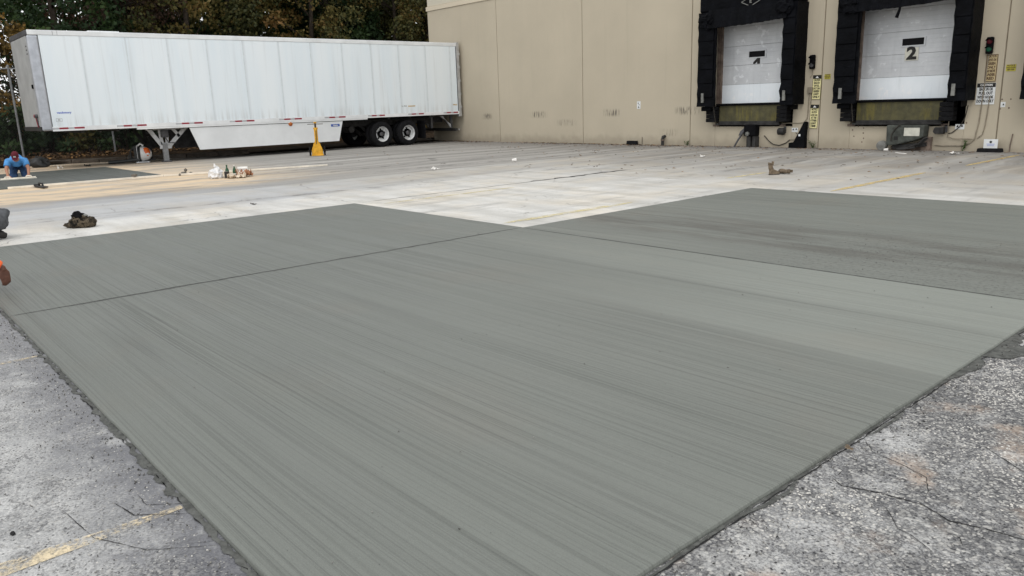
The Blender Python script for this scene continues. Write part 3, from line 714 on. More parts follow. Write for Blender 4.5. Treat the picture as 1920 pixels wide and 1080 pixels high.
def dock(x0, x1, dl, dr, lr, num, full=True):
    """x0..x1 outer sides of the shelter, dl..dr the visible door"""
    P = .58
    # door
    df = G(WO); df.prism([(dl - .055, 1.24), (dl, 1.24), (dl, 4.62), (dr, 4.62), (dr, 1.24), (dr + .12, 1.24), (dr + .12, 4.7), (dl - .055, 4.7)], 'Y', WY + .03, WY + .16)
    door = df.build('dock_door', 'track', wh)
    g = G(WO); g.box(dl - .16, dl - .07, WY + .005, WY + .16, 1.24, 4.5); g.build('door_track', 'track', door)
    z = 1.29; hs = (.56, .56, .56, .56, .56, .45)
    for i, h in enumerate(hs):
        g = G(WO); y = WY + .10
        if i == 0: g.box(dl, dr, y - .006, y + .05, z, z + h - .006)
        else:
            poly = []; k = 5                          # shallow horizontal ribs pressed in the section
            for q in range(k):
                a = z + (h - .006) * q / k; b = z + (h - .006) * (q + 1) / k
                poly += [(y + .004, a), (y, a + .008), (y, b - .008), (y + .004, b)]
            poly += [(y + .05, z + h - .006), (y + .05, z)]
            g.prism(poly, 'X', dl, dr)
        g.build('door_section', 'door_low' if i == 0 else 'door', door)
        z += h
    wx = (dl + dr) / 2
    if full:
        g = G(WO); zc = 2.70
        for q in ((wx - .30, wx + .30, zc + .085, zc + .115), (wx - .30, wx + .30, zc - .115, zc - .085), (wx - .30, wx - .265, zc - .085, zc + .085), (wx + .265, wx + .30, zc - .085, zc + .085)):
            g.box(q[0], q[1], WY + .075, WY + .102, q[2], q[3])
        g.build('window_frame', 'door', door)
        g = G(WO); g.box(wx - .265, wx + .265, WY + .088, WY + .105, zc - .085, zc + .085); g.build('window_pane', 'glass_dark', door)
        if num == '2':
            g = G(WO); g.box(wx - .18, wx + .15, WY + .082, WY + .101, 2.24, 2.56); g.build('number_plate', 'ivory', door)
            text_part('2', .42, 'ink', door, wall_plane(wx - .015, .079, 2.405), 'numeral', .004, sx=1.15)
        else:
            g = G(WO); yy = WY + .088                 # the one that has partly peeled off
            g.prism([(wx + .01, 2.42), (wx + .10, 2.42), (wx + .10, 2.62), (wx + .05, 2.62), (wx - .12, 2.47), (wx - .12, 2.42), (wx - .06, 2.42), (wx + .01, 2.49)], 'Y', yy, yy + .008)
            g.build('numeral', 'ink', door)
    # shelter
    sf = G(WO); sf.prism([(x0 + .03, 1.3), (x0 + .12, 1.3), (x0 + .12, 4.7), (x1 - .12, 4.7), (x1 - .12, 1.3), (x1 - .03, 1.3), (x1 - .03, 4.9), (x0 + .03, 4.9)], 'Y', WY - .02, WY - .001)
    seal = sf.build('dock_shelter', 'track', wh)
    def pad(a, b, lean):
        g = G(WO); ys = 9; zs = [1.22 + 2.75 * i / 14 for i in range(15)]; vs = []
        for i, z in enumerate(zs):
            w = .012 * sin(i * 2.4) + random.uniform(-.012, .012)
            yy = WY - P + (.025 if i % 2 else 0) + random.uniform(-.012, .012)
            if lean: vs += [(b - .08 - w, WY - .001, z), (b - .09, WY - P + .10, z), (a + w * .5, WY - P + .09, z), (a + w, yy + .01, z), (b - .03 + w * .4, yy, z), (b + w * .4, WY - .001, z)]
            else: vs += [(a + .08 + w, WY - .001, z), (a + .09, WY - P + .10, z), (b + w * .5, WY - P + .09, z), (b + w, yy + .01, z), (a + .03 + w * .4, yy, z), (a + w * .4, WY - .001, z)]
        fs = []
        for i in range(len(zs) - 1):
            for k in range(5): q = i * 6 + k; fs.append((q, q + 1, q + 7, q + 6))
        fs += [(5, 4, 3, 2, 1, 0), tuple(range(14 * 6, 15 * 6)), ] + [(i * 6, i * 6 + 6, i * 6 + 11, i * 6 + 5) for i in range(14)]
        g._add(vs, fs); o = g.build('side_pad', 'vinyl', seal)
        return o
    wl = .65; wr = .44
    pad(x0, x0 + wl, 0); pad(x1 - wr, x1, 1)
    for s, a, b in ((0, x0, x0 + wl), (1, x1 - wr, x1)):
        for k in range(6):                             # overlapping pleats on the pad face
            z = 1.5 + k * .41; y = WY - P - .012
            g = G(WO); g.prism([(y + .006, z), (y - .006, z + .015), (y + .012, z + .40), (y + .03, z + .40), (y + .03, z)], 'X', a + .05, b - .06)
            g.build('pleat', 'vinyl', seal)
        gx = a + .20 if s == 0 else b - .34
        g = G(WO); g.box(gx, gx + .085, WY - P - .030, WY - P + .02, 1.34, 1.62); g.build('guide_stripe', 'tin', seal, bevel=.004)
        g = G(WO); g.box(a + .10 + .2 * s, b - .20 + .2 * s - .15 * s, WY - .45, WY - .05, 1.08, 1.215); g.build('pad_foot', 'vinyl', seal, bevel=.02)
    # head: box with a hanging curtain gathered in folds
    g = G(WO); g.box(x0 + .02, x1 - .02, WY - P + .06, WY - .002, 3.975, 4.72); g.build('head_pad', 'vinyl', seal, bevel=.05)
    cw = 44; vs = []; xa, xb = x0 + .40, x1 - .30
    for j, z in enumerate((4.02, 3.85, 3.68, 3.50 )):
        for i in range(cw + 1):
            x = xa + (xb - xa) * i / cw; t = i / cw
            dz = -.03 * sin(t * pi) * j / 3 + (.06 * t if j == 3 else 0) + random.uniform(-.008, .008)
            vs.append((x, WY - P - .02 - .045 * j / 3 * (.5 + .5 * sin(i * 1.35 + .6 * j)) - .05 * j / 3, z + dz))
    fs = [(j * (cw + 1) + i, j * (cw + 1) + i + 1, (j + 1) * (cw + 1) + i + 1, (j + 1) * (cw + 1) + i) for j in range(3) for i in range(cw)]
    g = G(WO); g._add(vs, fs); o = g.build('head_curtain', 'vinyl', seal); o.modifiers.new('thick', 'SOLIDIFY').thickness = .025
    for xx, zz in ((x0 + .34, 3.72), (x1 - .36, 3.86)):
        g = G(WO); g.blob((xx, WY - P - .05, zz), (.24, .09, .22), int(abs(xx) * 7), .45, 1.9, 3); g.build('corner_flap', 'vinyl', seal)
    g = G(WO); g.tube([(dl + .02, WY - .5, 3.9), (dl - .03, WY - .52, 2.8), (dl - .01, WY - .50, 1.9), (dl + .05, WY - .45, 1.25), (dl + .05, WY - .30, .75)], .014, 6); g.build('hanging_cord', 'cable', seal, smooth=True)
    if num == '2':
        g = G(WO); g.tube([(wx - .08, WY - .62, 3.75), (wx - .10, WY - .63, 3.45), (wx - .16, WY - .63, 3.26)], [.035, .03, .045], 7); g.build('pull_strap', 'vinyl', seal, smooth=True)
    # leveller with bumpers
    lv = G(WO); lv.box(dl + .02, lr + .02, WY - .05, WY + .2, .70, 1.22)
    lev = lv.build('dock_leveller', 'plate', wh)
    g = G(WO); g.box(dl - .08, lr + .10, WY - .10, WY + .1, 1.225, 1.285); g.build('lip', 'black', lev, bevel=.008)
    g = G(WO); g.box(dl - .05, lr + .06, WY - .13, WY + .0, .645, .697); g.box(dl + .02, lr + .02, WY - .075, WY - .051, .697, .76); g.build('lip_keeper', 'grime_and_shade', lev, bevel=.006)
    for a, b in ((dl - .33, dl - .02), (lr + .03, lr + .36)):
        g = G(WO)
        for q in range(4): g.box(a, b, WY - .27 + .004 * (q % 2), WY - .002, .74 + q * .115, .74 + q * .115 + .108)
        g.build('bumper', 'rubber', lev, bevel=.012)
    for a, c in ((dl - .22, dl - .02), (lr + .02, lr + .2)): g = G(WO); g.box(a, c, WY - .03, WY - .001, .60, .66); g.build('sill_angle', 'track', lev)
    return wx
dock(-14.62, -11.36, -14.13, -11.80, -12.08, '1')
dock(-10.27, -6.95, -9.82, -7.25, -7.67, '2')
dock(-5.87, -2.55, -5.32, -2.75, -3.2, '3', full=False)
# the maker's emblem on the head of the first shelter
sh = [o for o in wh.children if o.name.startswith('dock_shelter')][0]
g = G(WO); yy = WY - .53
cx, cz, rw, rh, t = -12.86, 4.13, .30, .135, .018
for a, b in (((cx - rw, cz), (cx, cz + rh)), ((cx, cz + rh), (cx + rw, cz)), ((cx + rw, cz), (cx, cz - rh)), ((cx, cz - rh), (cx - rw, cz))):
    g.bar((a[0], yy, a[1]), (b[0], yy, b[1]), .012, t, up=(0, 0, 1))
g.build('emblem', 'tin', sh)
text_part('E', .14, 'tin', sh, wall_plane(cx, -.535, cz), 'emblem_letter', .006)
# conduits, boxes and scars on the wall (fixed parts of the building)
def conduit(pts, r=.014, mat='conduit', name='conduit'):
    g = G(WO); g.tube(pts, r, 6); return g.build(name, mat, wh, smooth=True)
y = WY - .02
conduit([(-11.14, y, 2.20), (-11.14, y, 2.02), (-11.2, y, 1.95)], .008)
conduit([(-11.2, y, 1.55), (-11.21, y, .95), (-11.23, y, .80), (-11.32, y, .71), (-11.5, y, .69), (-12.0, y, .69)], .013)
conduit([(-11.14, y, 1.55), (-11.15, y, .25), (-11.3, y, .22), (-11.6, y, .22), (-11.75, y, .22)], .010)
g = G(WO); g.box(-11.24, -11.10, WY - .07, WY - .001, 1.52, 1.68); g.build('junction_box', 'conduit', wh, bevel=.008)
conduit([(-12.55, y, .33), (-12.4, y, .18), (-12.25, y, .08), (-12.05, y, .05), (-11.85, y, .12), (-11.72, y, .22)], .013, 'cable', 'cable')
conduit([(-11.55, y, .42), (-11.45, y, .36), (-11.36, y, .5), (-11.33, y, .68)], .011, 'cable', 'cable')
conduit([(-6.74, y, 2.28), (-6.76, y, 1.6), (-6.80, y, .70), (-6.86, y, .28), (-6.98, y, .17), (-7.15, y, .13), (-7.6, y, .12), (-7.75, y, .13)], .014)
conduit([(-6.62, y, 1.3), (-6.66, y, .62), (-6.70, y, .40), (-6.80, y, .31)], .012)
conduit([(-6.86, y - .02, .29), (-7.35, y - .02, .30), (-7.47, y - .02, .34), (-7.47, y - .02, .72)], .012)
conduit([(-7.05, WY - .1, 1.1), (-7.10, WY - .06, .82), (-7.22, y, .58), (-7.38, y, .44), (-7.47, y, .42)], .012, 'cable', 'cable')
conduit([(-6.05, y, .42), (-6.08, y, .15), (-6.08, y, .0)], .012, 'track')
conduit([(-17.2, y, .25), (-17.2, y, 0)], .008, 'cable')
g = G(WO)
for i, (x, z) in enumerate(((-9.75, .60), (-9.6, .42), (-9.58, .28), (-9.6, .55), (-9.62, .18), (-9.9, .50), (-9.85, .33), (-6.36, 1.22), (-6.18, 1.22), (-6.2, 1.02), (-6.38, 1.0), (-7.08, .68), (-12.0, .5))):
    g.blob((x, WY + .004, z), (.022, .014, .026), i, .3, 2, 1)
g.build('anchor_scar', 'track', wh)

# ================================================================== FIXTURES ON THE WALL
def signal(name, label, x, z, red, green, lit=False):
    t = thing(name, label, 'signal light', (x, WY, z - .19))
    g = G((x, WY, z - .19)); g.box(x - .075, x + .075, WY - .10, WY - .002, z - .19, z + .19); g.build('housing', 'black', t, bevel=.025)
    for zz, mt in ((z + .085, red), (z - .085, green)):
        g = G((x, WY, z - .19)); g.lathe([(.0, -.125), (.045, -.118), (.062, -.098)], (x, WY, zz), 'Y', 14); g.build('lens', mt, t, smooth=True)
        g = G((x, WY, z - .19)); pts = arc_pts((x, zz), .068, 15, 165, 8)
        g.v = []; vs = []
        for px, pz in pts: vs += [(px, WY - .10, pz), (px, WY - .17, pz), (px + (px - x) * .08, WY - .17, pz + .006), (px + (px - x) * .08, WY - .10, pz + .006)]
        fs = []
        for i in range(len(pts) - 1):
            for k in range(4): fs.append((i * 4 + k, i * 4 + (k + 1) % 4, i * 4 + 4 + (k + 1) % 4, i * 4 + 4 + k))
        g._add(vs, fs); g.build('visor', 'black', t)
    return t
signal('signal_light', 'black dock signal light with both lenses dark, right of the first dock door', -11.14, 2.36, 'black', 'steel_and_shade')
signal('signal_light', 'dock signal light with dark red lens above a green lens, above the tan sign', -6.73, 2.47, 'lens_red', 'lens_green')

def sign(name, label, x, z, w, h, mat, rows, ink, border=None, header=None, cat='sign', rot=0, tri=False, pad=.06, yoff=.012, grp=None):
    """flat plate on stand-offs with its lettering; rows: text lines"""
    o3 = (x, WY, z - h / 2); t = thing(name, label, cat, o3, 0, grp)
    g = G(o3); g.box(x - w / 2, x + w / 2, WY - yoff - .006, WY - .001, z - h / 2, z + h / 2); g.build('plate', mat, t)
    top = z + h / 2; ly = -yoff - .006
    if border:
        g = G(o3); b = border; yy0, yy1 = WY + ly - .002, WY + ly + .001
        g.box(x - w / 2, x + w / 2, yy0, yy1, top - b, top); g.box(x - w / 2, x + w / 2, yy0, yy1, z - h / 2, z - h / 2 + b)
        g.box(x - w / 2, x - w / 2 + b, yy0, yy1, z - h / 2 + b, top - b); g.box(x + w / 2 - b, x + w / 2, yy0, yy1, z - h / 2 + b, top - b)
        g.build('border', ink, t)
    hh = 0
    if header:
        hh = header[0]; g = G(o3); g.box(x - w / 2 + .003, x + w / 2 - .003, WY + ly - .004, WY + ly + .001, top - hh, top - .003); g.build('header_band', ink, t)
        if tri:
            g = G(o3); g.prism([(x - .05, top - hh + .02), (x + .05, top - hh + .02), (x, top - .025)], 'Y', WY + ly - .0065, WY + ly - .004); g.build('warning_triangle', 'ink_white', t)
        if header[1]: text_part(header[1], hh * .62, 'ink_white', t, wall_plane(0, ly - .006, top - hh / 2 - (z - h / 2)), 'heading', .002, sx=header[2] if len(header) > 2 else 1)
    n = len(rows); rh = (h - hh - pad * .5) / n
    for i, r in enumerate(rows):
        if not r: continue
        zz = top - hh - rh * (i + .5) - (z - h / 2)
        k = min(1.0, (w - pad) / (max(1, len(r)) * rh * .66))
        text_part(r, rh * 1.0, ink, t, wall_plane(0, ly - .002, zz), 'lettering', .002, sx=min(k, 1.25))
    if rot: t.rotation_euler = (0, radians(rot), 0)
    return t
sign('dock_sign', 'narrow yellow CAUTION BACK IN sign below the dark signal light, upper of two', -11.00, 1.67, .25, .66, 'sign_yellow',
     ['CAUTION', 'BACK IN', 'OR PULL', 'OUT ON', 'GREEN', 'LIGHT', 'ONLY'], 'ink', .008, (.10, None), tri=True, rot=1)
sign('dock_sign', 'narrow yellow warning sign low on the wall, lower of two by the first dock', -11.04, .87, .25, .66, 'sign_yellow',
     ['NOTICE', 'IN STOP', 'LOOK ON', 'AT THE', 'OTHER', 'LIGHT', 'TIME'], 'ink', .008, (.10, None), tri=True, rot=2.5)
sign('dock_sign', 'faded tan sign with brown lettering in two panels under the red and green signal', -6.66, 1.95, .24, .62, 'sign_tan',
     ['CAUTION', 'MOVE ON', 'GREEN', 'ONLY', 'NO MOVE', 'UNDER', 'RED'], 'ink_brown', .014)
sign('dock_sign', 'white CAUTION sign reading BACK IN OR PULL OUT WITH HOOK DOWN ONLY', -6.72, 1.36, .40, .50, 'sign_white',
     ['BACK IN OR', 'PULL OUT', 'WITH HOOK', 'DOWN ONLY'], 'ink', None, (.10, 'CAUTION', .95))
sign('placard', 'small yellow placard between the first and second docks', -10.70, 1.945, .17, .135, 'placard', ['NOTICE', 'DOCK DOOR', 'KEEP CLEAR'], 'ink_brown', cat='placard', pad=.02, yoff=.004)
sign('placard', 'small yellow placard right of the tan sign and the second dock', -6.25, 1.935, .20, .15, 'placard', ['NOTICE', 'DOCK DOOR', 'KEEP CLEAR'], 'ink_brown', cat='placard', pad=.02, yoff=.004)
def sticker(label, x, z, w, h, marks):
    o3 = (x, WY, z - h / 2); t = thing('wall_sticker', label, 'sticker', o3)
    g = G(o3); g.box(x - w / 2, x + w / 2, WY - .005, WY - .001, z - h / 2, z + h / 2); g.build('backing', 'sign_white', t)
    g = G(o3)
    for (mx, mz, s) in marks: g.prism([(x + mx - s, z + mz - s * .8), (x + mx + s, z + mz - s * .8), (x + mx + s * .3, z + mz + s), (x + mx - s * .3, z + mz + s)], 'Y', WY - .008, WY - .005)
    g.build('pictogram', 'ink', t)
sticker('white upright pictogram sticker alone on the blank tan wall', -17.37, 1.32, .15, .25, [(-.02, .06, .025), (.02, .01, .02), (0, -.07, .03)])
sticker('white pictogram sticker low on wall beside the first dock cable', -11.59, .50, .19, .12, [(-.045, .01, .025), (.045, .02, .025)])
sticker('white pictogram sticker low on wall inside the second dock conduit loop', -7.22, .585, .21, .125, [(-.05, .01, .028), (.05, .02, .026)])
sticker('tiny white square sticker among four bolt holes right of second dock', -6.33, 1.10, .10, .12, [(.01, .0, .02)])

def wall_box(label, x, z, flip):
    t = thing('wall_box', label, 'equipment box', (x, WY, z))
    g = G((x, WY, z))
    if flip: g.prism([(x - .20, z - .01), (x - .17, z + .075), (x + .04, z + .085), (x + .04, z - .085), (x - .15, z - .085), (x - .2, z - .04)], 'Y', WY - .16, WY - .002)
    else: g.lathe([(.09, -.16), (.10, -.15), (.10, 0.0), (.085, .03)], (x + .06, WY - .10, z), 'X', 16)
    g.build('body', 'grime_and_shade', t, smooth=not flip, bevel=.01 if flip else 0)
    g = G((x, WY, z)); g.box(x + .02, x + .09, WY - .03, WY - .001, z - .05, z + .13); g.build('bracket', 'steel_and_shade', t)
wall_box('dark drum shaped box low on wall right of the first dock hook', -11.95, .46, False)
wall_box('dark pointed box low on wall right of the grey green dock machine', -7.58, .50, True)

# vehicle restraint hooks
t = thing('dock_hook', 'black steel restraint hook with slanting bar under the first dock', 'dock hook', (-13.0, WY, 0)); o3 = (-13.0, WY, 0)
g = G(o3); g.box(-13.12, -12.72, WY - .24, WY - .002, .32, .66); g.build('carriage', 'black', t, bevel=.03)
g = G(o3); g.box(-13.04, -12.90, WY - .2, WY - .002, -.02, .34); g.box(-12.84, -12.74, WY - .2, WY - .002, -.02, .34); g.box(-13.08, -12.72, WY - .12, WY - .002, -.02, .30); g.build('guide_rail', 'grime_and_shade', t, bevel=.01)
g = G(o3); g.tube([(-13.42, WY - .26, -.01), (-13.30, WY - .22, .22), (-13.16, WY - .16, .47), (-13.05, WY - .14, .54)], [.028, .03, .04, .04], 7); g.prism([(-13.36, .33), (-13.22, .38), (-13.10, .55), (-13.16, .57), (-13.30, .46)], 'Y', WY - .14, WY - .08); g.build('hook_arm', 'steel_and_shade', t, bevel=.006)
g = G(o3); g.lathe([(.0, -.05), (.06, -.04), (.07, .04)], (-12.98, WY - .24, .39), 'Y', 12); g.build('roller', 'tin', t, smooth=True)
o3 = (-8.5, WY, 0)
t = thing('dock_restraint', 'grey green truck restraint machine with paper label and roller under the second dock', 'dock machine', o3)
g = G(o3); g.prism([(-8.86, .64), (-7.92, .64), (-7.93, .34), (-8.12, .26), (-8.62, .13), (-8.84, .12)], 'Y', WY - .34, WY - .002); g.build('housing', 'green_steel', t, bevel=.03)
g = G(o3); g.box(-8.40, -8.02, WY - .352, WY - .335, .37, .575); g.build('label_plate', 'ivory', t)
g = G(o3); g.box(-8.64, -8.54, WY - .350, WY - .33, .27, .36); g.build('maker_plate', 'ink', t, bevel=.006)
g = G(o3); g.tube([(-8.50, WY - .35, .66), (-8.62, WY - .37, .55), (-8.70, WY - .37, .40), (-8.70, WY - .37, .24)], .016, 6); g.build('hose', 'cable', t, smooth=True)
g = G(o3); g.lathe([(.0, -.13), (.03, -.13), (.035, -.12), (.12, -.11), (.13, -.06), (.12, .05), (.0, .06)], (-8.93, WY - .30, .12), 'Y', 20); g.build('roller', 'tin', t, smooth=True)
g = G(o3); g.bar((-8.7, WY - .2, .07), (-7.9, WY - .2, .16), .12, .10); g.bar((-8.55, WY - .34, .03), (-8.1, WY - .34, .09), .06, .05); g.bar((-8.1, WY - .3, .1), (-7.84, WY - .28, .32), .05, .05); g.tube([(-8.25, WY - .36, .10), (-8.02, WY - .37, .17), (-7.92, WY - .34, .30), (-7.84, WY - .32, .34)], .022, 6); g.build('linkage', 'grime_and_shade', t, bevel=.005)
g = G(o3); g.box(-8.05, -7.82, WY - .14, WY - .002, -.02, .34); g.box(-8.8, -8.0, WY - .1, WY - .002, -.02, .1); g.build('back_plate', 'track', t, bevel=.008)

# leaning rubber chock, blocks and stub pipe along the wall foot
t = thing('wheel_chock', 'tall dark triangular chock leaning on wall right of the first dock', 'wheel chock', (-11.35, WY - .1, 0)); o3 = (-11.35, WY - .1, 0)
g = G(o3); g.prism([(-11.66, -.02), (-11.18, -.02), (-11.19, .30), (-11.17, .72), (-11.22, .74), (-11.40, .38), (-11.52, .16), (-11.66, .14)], 'Y', WY - .20, WY - .02); g.build('wedge', 'black', t, bevel=.015)
g = G(o3); g.box(-11.36, -11.30, WY - .206, WY - .199, .33, .39); g.build('paper_scrap', 'sign_white', t)
t = thing('kerb_block', 'low black rubber block at the wall foot under the blank wall', 'rubber block', (-17.58, WY - .1, -.02)); g = G((-17.58, WY - .1, -.02)); g.prism([(-17.80, -.02), (-17.36, -.02), (-17.38, .12), (-17.78, .12)], 'Y', WY - .16, WY - .02); g.build('rubber_body', 'rubber', t, bevel=.015)
t = thing('stub_pipe', 'short dark capped pipe standing at the foot of the tan wall', 'pipe', (-16.25, WY - .1, -.02)); o3 = (-16.25, WY - .1, -.02)
g = G(o3); g.tube([(-16.25, WY - .12, -.02), (-16.25, WY - .12, .20), (-16.25, WY - .10, .26), (-16.24, WY, .28)], .05, 10); g.build('pipe', 'grime_and_shade', t, smooth=True)
g = G(o3); g.lathe([(.062, .0), (.062, .05)], (-16.25, WY - .12, .14), 'Z', 10); g.build('collar', 'track', t)
t = thing('rubber_block', 'black block carrying a small white notice at foot of wall right of second dock', 'rubber block', (-6.46, WY - .15, -.02)); o3 = (-6.46, WY - .15, -.02)
g = G(o3); g.prism([(-6.72, -.02), (-6.18, -.02), (-6.20, .085), (-6.70, .085)], 'Y', WY - .26, WY - .06); g.build('rubber_body', 'rubber', t, bevel=.015)
t = thing('notice_card', 'small white notice card standing on the black block', 'notice', (-6.46, WY - .16, .087)); o3 = (-6.46, WY - .16, .087)
g = G(o3); g.box(-6.60, -6.30, WY - .165, WY - .155, .087, .30); g.build('card', 'sign_white', t)
g = G(o3); g.lathe([(.0, -.003), (.028, -.003), (.028, 0)], (-6.45, WY - .1655, .235), 'Y', 12); g.build('black_dot', 'ink', t)
g = G(o3); [g.box(-6.54 + .01 * i, -6.36 - .01 * i, WY - .1675, WY - .165, .185 - .022 * i, .193 - .022 * i) for i in range(3)]; g.build('print_line', 'ink_blue', t)

# ================================================================== SEMI TRAILER
TX = -27.10; TW = 2.60; TY0, TY1 = 4.92, 20.82; TB, TT = 1.15, 4.10
to = (TX - TW / 2, 12.9, -.02)
tr = thing('semi_trailer', 'long white box semi trailer parked with its rear against the warehouse wall', 'trailer', to)
seams = [5.22, 6.33, 7.62, 8.88, 10.16, 11.42, 12.74, 13.98, 15.28, 16.54, 17.81, 19.15, 20.40, 20.72]
for a, b in zip(seams[:-1], seams[1:]):
    g = G(to); g.box(TX - .02, TX, a + .002, b - .002, 1.285, 3.955); g.build('side_panel', 'tpanel', tr, bevel=.004)
    g = G(to); g.box(TX - TW, TX - TW + .02, a + .002, b - .002, 1.285, 3.955); g.build('side_panel', 'tpanel', tr)
for b in seams[1:-1]:
    g = G(to); g.box(TX - .004, TX + .006, b - .018, b + .018, 1.29, 3.95); g.build('seam_strip', 'seam', tr, bevel=.002)
for sx in (TX, TX - TW):
    s = 1 if sx == TX else -1
    a, b = sorted((sx - s * .05, sx + s * .012))
    g = G(to); g.box(a, b, TY0 + .03, TY1 - .06, 3.957, TT); g.build('top_rail', 'trail_white', tr, bevel=.012)
    g = G(to); g.box(a, b + .004, 5.20, TY1 - .06, TB, 1.283); g.box(a, b - .003, 7.6, 16.2, TB - .055, TB + .01); g.build('bottom_rail', 'trail_white', tr, bevel=.008)
    a, b = sorted((sx - s * .10, sx + s * .006))
    g = G(to); g.box(a, b, TY0, 5.22, TB + .02, 3.957); g.build('corner_post', 'post_grey', tr, bevel=.05)
g = G(to); g.box(TX - TW + .1, TX - .1, TY0 - .012, TY0 + .02, 1.30, 3.93); g.build('front_wall', 'front_grey', tr, bevel=.01)
g = G(to); g.box(TX - TW + .02, TX - .02, TY0 - .02, TY0 + .05, 3.935, TT - .01); g.build('front_top_rail', 'steel_and_shade', tr, bevel=.02)
g = G(to); g.box(TX - TW + .02, TX - .02, TY0 - .03, TY0 + .05, TB + .02, 1.295); g.build('front_sill', 'grime_and_shade', tr, bevel=.01)
g = G(to); g.box(TX - TW + .03, TX - .03, TY0 + .03, TY1 - .03, TT - .03, TT - .006); g.build('roof', 'alu', tr)
g = G(to); g.box(TX - TW + .051, TX - .051, TY0 + .05, TY1 - .05, TB + .02, 1.28); g.build('floor', 'grime_and_shade', tr)
# fittings on the front
for x, z, mt, n in ((TX - .38, 1.62, 'red', 'air_coupling'), (TX - .24, 1.62, 'steel_and_shade', 'air_coupling')):
    g = G(to); g.lathe([(.0, -.09), (.05, -.08), (.06, 0)], (x, TY0 - .012, z), 'Y', 10); g.bar((x, TY0 - .05, z), (x + .03, TY0 - .02, z - .34), .03); g.build(n, mt, tr)
g = G(to); g.box(TX - .50, TX - .12, TY0 - .018, TY0 - .012, 1.34, 1.44); g.build('reflector_plate', 'silver', tr)
g = G(to); g.box(TX - .22, TX - .12, TY0 - .05, TY0 - .012, 2.42, 2.54); g.build('document_box', 'black', tr, bevel=.01)
for i in range(3):
    g = G(to); g.box(TX - .30, TX - .14, TY0 - .016, TY0 - .012, 3.62 - i * .11, 3.66 - i * .11); g.build('sticker', 'steel_and_shade', tr)
for y in (5.6, 5.72):
    g = G(to); g.box(TX + .012, TX + .016, y, y + .025, 3.965, 4.09); g.build('rail_splice', 'alu', tr)
g = G(to); g.box(TX - .9, TX - .05, 6.6, 7.5, TT - .006, TT + .03); g.build('roof_patch', 'trail_white', tr, bevel=.01)
# red and silver conspicuity tape
for y0 in (5.18, 7.01, 8.83, 10.66, 12.49, 14.32, 16.22, 18.12, 19.92):
    L = .90 if y0 < 15 else .78
    for a, b, mt in ((0, .22, 'silver'), (.22, .50, 'red'), (.50, .68, 'silver'), (.68, 1.0, 'red')):
        g = G(to); g.box(TX + .0155, TX + .0185, y0 + a * L, y0 + b * L - .003, 1.205, 1.258); g.build('reflective_tape', mt, tr)
SIDE = Matrix(((0, 0, 1, 0), (1, 0, 0, 0), (0, 1, 0, 0), (0, 0, 0, 1)))
def side_text(txt, y, z, size, mat, dx=.002, sx=1.0): return text_part(txt, size, mat, tr, Matrix.Translation((TX + dx - to[0], y - to[1], z - to[2])) @ SIDE, 'lettering', .002, sx=sx)
side_text('vendomory', 5.58, 1.70, .085, 'ink_blue', sx=1.0)
g = G(to); [g.box(TX + .0, TX + .003, a, b, c, d) for a, b, c, d in ((5.33, 5.50, 1.525, 1.532), (5.33, 5.50, 1.438, 1.445), (5.33, 5.337, 1.445, 1.525), (5.493, 5.50, 1.445, 1.525))]; g.build('stencil_frame', 'ink_grey', tr)
side_text('53', 5.415, 1.485, .06, 'ink_grey')
g = G(to); g.box(TX, TX + .003, 18.15, 18.5, 1.535, 1.575); g.build('sticker', 'ochre', tr)
side_text('Vn. 7018', 17.95, 1.56, .07, 'ink_grey')
side_text('700642', 20.56, 1.55, .075, 'ochre')
# rear frame, hinges
g = G(to); g.box(TX - .1, TX + .012, TY1 - .06, TY1 + .08, TB - .04, TT + .02); g.box(TX - TW - .012, TX - TW + .1, TY1 - .06, TY1 + .08, TB - .04, TT + .02)
g.box(TX - TW + .1, TX - .1, TY1 - .06, TY1 + .08, TT - .18, TT + .02); g.box(TX - TW + .1, TX - .1, TY1 - .06, TY1 + .08, TB - .04, TB + .12); g.build('rear_frame', 'alu', tr, bevel=.008)
g = G(to); g.box(TX - TW + .101, TX - .101, TY1 - .01, TY1 + .05, TB + .121, TT - .181); g.build('rear_door', 'trail_white', tr)
for z in (1.45, 2.0, 2.55, 3.1, 3.65):
    g = G(to); g.box(TX + .012, TX + .03, TY1 + .02, TY1 + .10, z - .05, z + .05); g.build('hinge', 'alu', tr, bevel=.006)
g = G(to); g.box(TX - .12, TX + .02, TY1 - .07, TY1 + .09, TB - .10, TB + .05); g.build('corner_casting', 'alu', tr, bevel=.015)
# underside
g = G(to)
for k in range(14): g.box(TX - TW + .1, TX - .12, 6.0 + k * 1.02, 6.08 + k * 1.02, TB - .08, TB + .02)
g.build('cross_members', 'grime_and_shade', tr)
g = G(to); g.box(TX - .95, TX - .87, 14.6, 20.5, .82, TB - .08); g.box(TX - 1.73, TX - 1.65, 14.6, 20.5, .82, TB - .08)
for y in (15.6, 16.3, 17.4, 18.7, 19.4): g.box(TX - 1.65, TX - .95, y, y + .1, .84, 1.0)
g.build('slider_frame', 'grime_and_shade', tr)
g = G(to); g.tube([(TX - 1.9, 15.85, .72), (TX - .7, 15.85, .72)], .13, 12); g.build('air_tank', 'grime_and_shade', tr, smooth=True)
